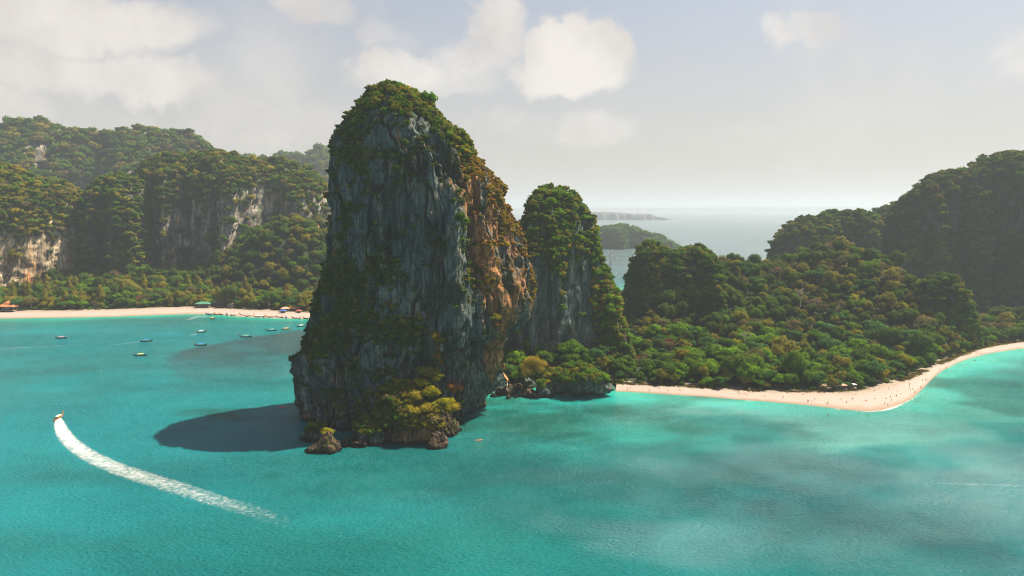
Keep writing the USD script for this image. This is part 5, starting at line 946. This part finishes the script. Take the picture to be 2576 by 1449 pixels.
# crews
for (g, ang, name) in ((k1, 8, 'orange kayak'), (k2, 14, 'red kayak')):
    for o, where in ((-.8, 'at the back of'), (.7, 'at the front of')):
        a = math.radians(ang); copy_of(person_pattern('paddling', 'white' if o > 0 else 'dark', 0), 'person', (g[0] + math.cos(a) * o, g[1] + math.sin(a) * o, .16), ang - 90, 1.0, label=f'person paddling {where} the {name}', category='person')
        x = thing('paddle', (g[0] + math.cos(a) * (o + .45), g[1] + math.sin(a) * (o + .45), .66), ang, label=f'double paddle held {where} the {name}', category='paddle'); P = str(x.GetPath())
        part(P, 'shaft', limb((0, -1.0, .12), (0, 1.0, -.12), .016, .016), STEEL, False)
        for s in (-1, 1): part(P, 'blade', box_of((.03, .42, .17), (0, s * 1.15, -s * .135)), WEAR['white'], False)
g = ground(148, 1052); a = math.radians(97)
copy_of(person_pattern('standing', 'blue', 1), 'person', (g[0] - math.cos(a) * 4.0, g[1] - math.sin(a) * 4.0, .2), 7, 1.0, label='person in blue standing at the stern of the speeding boat', category='person')
for o, s, w in ((-1.4, .3, 'orange'), (1.0, -.3, 'red'), (2.2, .1, 'white')):
    copy_of(person_pattern('sitting', w, 0), 'person', (g[0] + math.cos(a) * o - math.sin(a) * s, g[1] + math.sin(a) * o + math.cos(a) * s, .56), 7, 1.0, label=f'passenger in {w} sitting in the speeding boat', category='person')
# ---------------------------------------------------------------- huts and roofs among the trees
def hip_roof(w, d, h, ridge, z):
    v = np.array([(-w, -d, z), (w, -d, z), (w, d, z), (-w, d, z), (-ridge, 0, z + h), (ridge, 0, z + h), (-w, -d, z - .18), (w, -d, z - .18), (w, d, z - .18), (-w, d, z - .18)], float)
    f = [(0, 1, 5), (0, 5, 4), (1, 2, 5), (2, 3, 4), (2, 4, 5), (3, 0, 4)] + [t for i in range(4) for j in [(i + 1) % 4] for t in ((i, i + 6, j + 6), (i, j + 6, j))] + [(6, 9, 8), (6, 8, 7)]
    return v, np.array(f)
def gable_roof(w, d, h, z, t=.15):
    v = np.array([(-w, -d, z), (0, -d, z + h), (w, -d, z), (-w, d, z), (0, d, z + h), (w, d, z)], float); v = np.vstack([v, v - (0, 0, t)])
    f = [(0, 1, 4), (0, 4, 3), (1, 2, 5), (1, 5, 4), (6, 10, 7), (6, 9, 10), (7, 11, 8), (7, 10, 11), (0, 6, 7), (0, 7, 1), (1, 7, 8), (1, 8, 2), (3, 4, 10), (3, 10, 9), (4, 5, 11), (4, 11, 10), (0, 3, 9), (0, 9, 6), (2, 8, 11), (2, 11, 5)]
    return v, np.array(f)
ROOFS = {k: plain(k, c, .8, .25, .8) for k, c in {'orange_roof': (.40, .16, .06), 'green_roof': (.045, .16, .10), 'thatch': (.26, .17, .09), 'white_roof': (.70, .68, .64), 'red_roof': (.50, .07, .04), 'blue_tarpaulin': (.05, .10, .42), 'terracotta': (.50, .26, .16)}.items()}
PALE_WALL, DARK_TIMBER, WINDOW = plain('pale_wall', (.34, .29, .23), .8), plain('dark_timber', (.07, .045, .03), .8), plain('dark_window', (.02, .025, .03), .2)
def hut(name, base, w, d, wall_h, roof, label, category='hut', kind='hip', open_front=False, turn=0, tiers=1, rise=None):
    x = thing(name, base, turn, label=label, category=category); P = str(x.GetPath()); rise = rise or w * .42
    if open_front:
        for sx in (-1, -.33, .33, 1):
            for sy in (-1, 1): part(P, 'post', box_of((.22, .22, wall_h + .6), (sx * (w - .5), sy * (d - .5), wall_h / 2 - .3)), PALE_WALL, False)
        part(P, 'counter', box_of((w * 1.2, .4, 1.0), (0, -d * .3, .5)), DARK_TIMBER, False); part(P, 'wall', box_of((w * 1.8, .2, wall_h + .5), (0, d * .55, wall_h / 2 - .25)), PALE_WALL, False)
    else:
        part(P, 'wall', box_of((w * 1.7, d * 1.7, wall_h + 1), (0, 0, wall_h / 2 - .5)), PALE_WALL, False); part(P, 'door', box_of((.95, .08, 2.0), (0, -d * .85 - .03, 1.0)), DARK_TIMBER, False)
        for s in (-1, 1): part(P, 'window', box_of((w * .4, .08, 1.0), (s * w * .5, -d * .85 - .03, 1.5)), WINDOW, False)
    part(P, 'floor', box_of((w * 1.9, d * 1.9, .3), (0, 0, -.1)), PALE_WALL, False)
    part(P, 'roof', hip_roof(w, d, rise, w * .35, wall_h + .05) if kind == 'hip' else gable_roof(w, d, rise, wall_h + .05), ROOFS[roof], False)
    if tiers > 1: part(P, 'upper_roof', hip_roof(w * .45, d * .45, rise * .7, w * .1, wall_h + rise * .82), ROOFS[roof], False)
def spot(px, py, z=2.3): return ground(px, py, z)
CLEARINGS = []
hut('beach_pavilion', spot(24, 779, 3.5), 10, 7, 4.6, 'orange_roof', 'white pavilion with tiered orange roof at the left edge of the far beach', 'pavilion', open_front=True, tiers=2, rise=4)
hut('beach_restaurant', spot(512, 770.5, 3.2), 9, 5, 3.6, 'green_roof', 'open beach restaurant with long green roof under tall trees', 'restaurant', open_front=True, rise=2.4)
hut('beach_restaurant', spot(548, 768, 3.2), 7.5, 5, 3.8, 'green_roof', 'smaller green roofed hall beside the long green roof', 'restaurant', open_front=True, rise=2.4)
hut('beach_hut', spot(582, 770, 3.4), 4, 3.5, 3.2, 'terracotta', 'small hut with pale orange roof between the trees', rise=2)
hut('beach_hut', spot(640, 768, 3.4), 6, 4.5, 3.8, 'orange_roof', 'orange roofed hut left of the forked tree trunks', rise=3)
hut('beach_hut', spot(668, 769, 3.4), 6, 4.5, 3.8, 'orange_roof', 'orange roofed hut right of the forked tree trunks', rise=2.6)
hut('beach_bar', spot(718, 781.5, 2.4), 5, 4, 3.0, 'terracotta', 'beach bar with pinkish roof behind the beached boats', 'beach bar', open_front=True, rise=1.6)
hut('beach_bar', spot(738, 781, 2.4), 6.5, 4, 3.2, 'orange_roof', 'beach bar with wide orange roof near the tower', 'beach bar', open_front=True, rise=1.8)
hut('market_stall', spot(712, 786, 2.0), 3.6, 2.2, 2.6, 'blue_tarpaulin', 'market stall under blue tarpaulin on the far sand', 'stall', open_front=True, rise=.9)
hut('market_stall', spot(752, 786, 2.0), 3.0, 2.2, 2.4, 'red_roof', 'market stall with red roof nearest the tower', 'stall', open_front=True, rise=.9)
hut('shrine', spot(1266, 966, 7.0), 3.2, 3.4, 2.8, 'orange_roof', 'little shrine with steep orange gable above the tumbled boulders', 'shrine', 'gable', rise=4.2)
hut('beach_shack', spot(2114, 976, 2.6), 3.6, 2.6, 2.4, 'terracotta', 'shack with reddish roof under the trees behind the point', 'shack', open_front=True, rise=.9)
hut('beach_shack', spot(2072, 977, 2.6), 3.2, 2.4, 2.2, 'thatch', 'thatched shack at the edge of the wood left of the reddish one', 'shack', open_front=True, rise=1.2)
hut('beach_shack', spot(2143, 974, 2.6), 2.4, 2.0, 2.2, 'white_roof', 'small white stall at the edge of the wood behind the point', 'shack', open_front=True, rise=.6)
hut('wood_house', spot(2040, 884, 8.2), 5, 4, 3.2, 'white_roof', 'house with long pale roof deep in the right-hand wood', 'house', rise=1.2)
hut('wood_house', spot(2010, 885, 8.2), 5, 4, 3.0, 'thatch', 'house with brown roof beside the pale roofed one', 'house', rise=1.6)
# grass and creepers where the sand meets the trees
def tuft(colour, seed):
    r = np.random.default_rng(seed); n = 46; a = r.uniform(0, 2 * np.pi, n); d = np.sqrt(r.random(n)) * .8; p = np.c_[np.cos(a) * d, np.sin(a) * d, 0 * a]; t = np.c_[np.cos(a) * .25 + r.normal(0, .2, n), np.sin(a) * .25 + r.normal(0, .2, n), r.uniform(.25, .6, n)]; s = np.c_[-np.sin(a), np.cos(a), 0 * a] * .07
    v = np.stack([p - s, p + s, p + t], 1).reshape(-1, 3); nn = np.repeat(np.c_[t[:, :2] * .6, np.full(n, 1.)], 3, 0); nn /= np.linalg.norm(nn, axis=1, keepdims=True)
    return lambda path: raw_mesh(path, v, np.arange(3 * n).reshape(-1, 3), GREENS[colour], nn)
r = np.random.default_rng(12); lines = np.vstack([smooth_line(br, 900), smooth_line(bl, 500)]); cover = fb(np.c_[lines, 0 * lines[:, :1]], .035, 3, 77)
keep = np.repeat(lines[cover > -.14], 9, 0); keep = keep + r.normal(0, 1.5, keep.shape); z = np.full(len(keep), 2.05); s = r.uniform(.5, 1.25, len(keep))
scatter('beach_grass', [tuft(c, i) for i, c in enumerate(['lime', 'olive', 'olive', 'gold', 'dry'])], np.c_[keep, z], np.c_[s, s, s * .8], r.integers(0, 5, len(keep)), kind='stuff', label='yellow green grass and creepers along the top of the sand', category='grass')
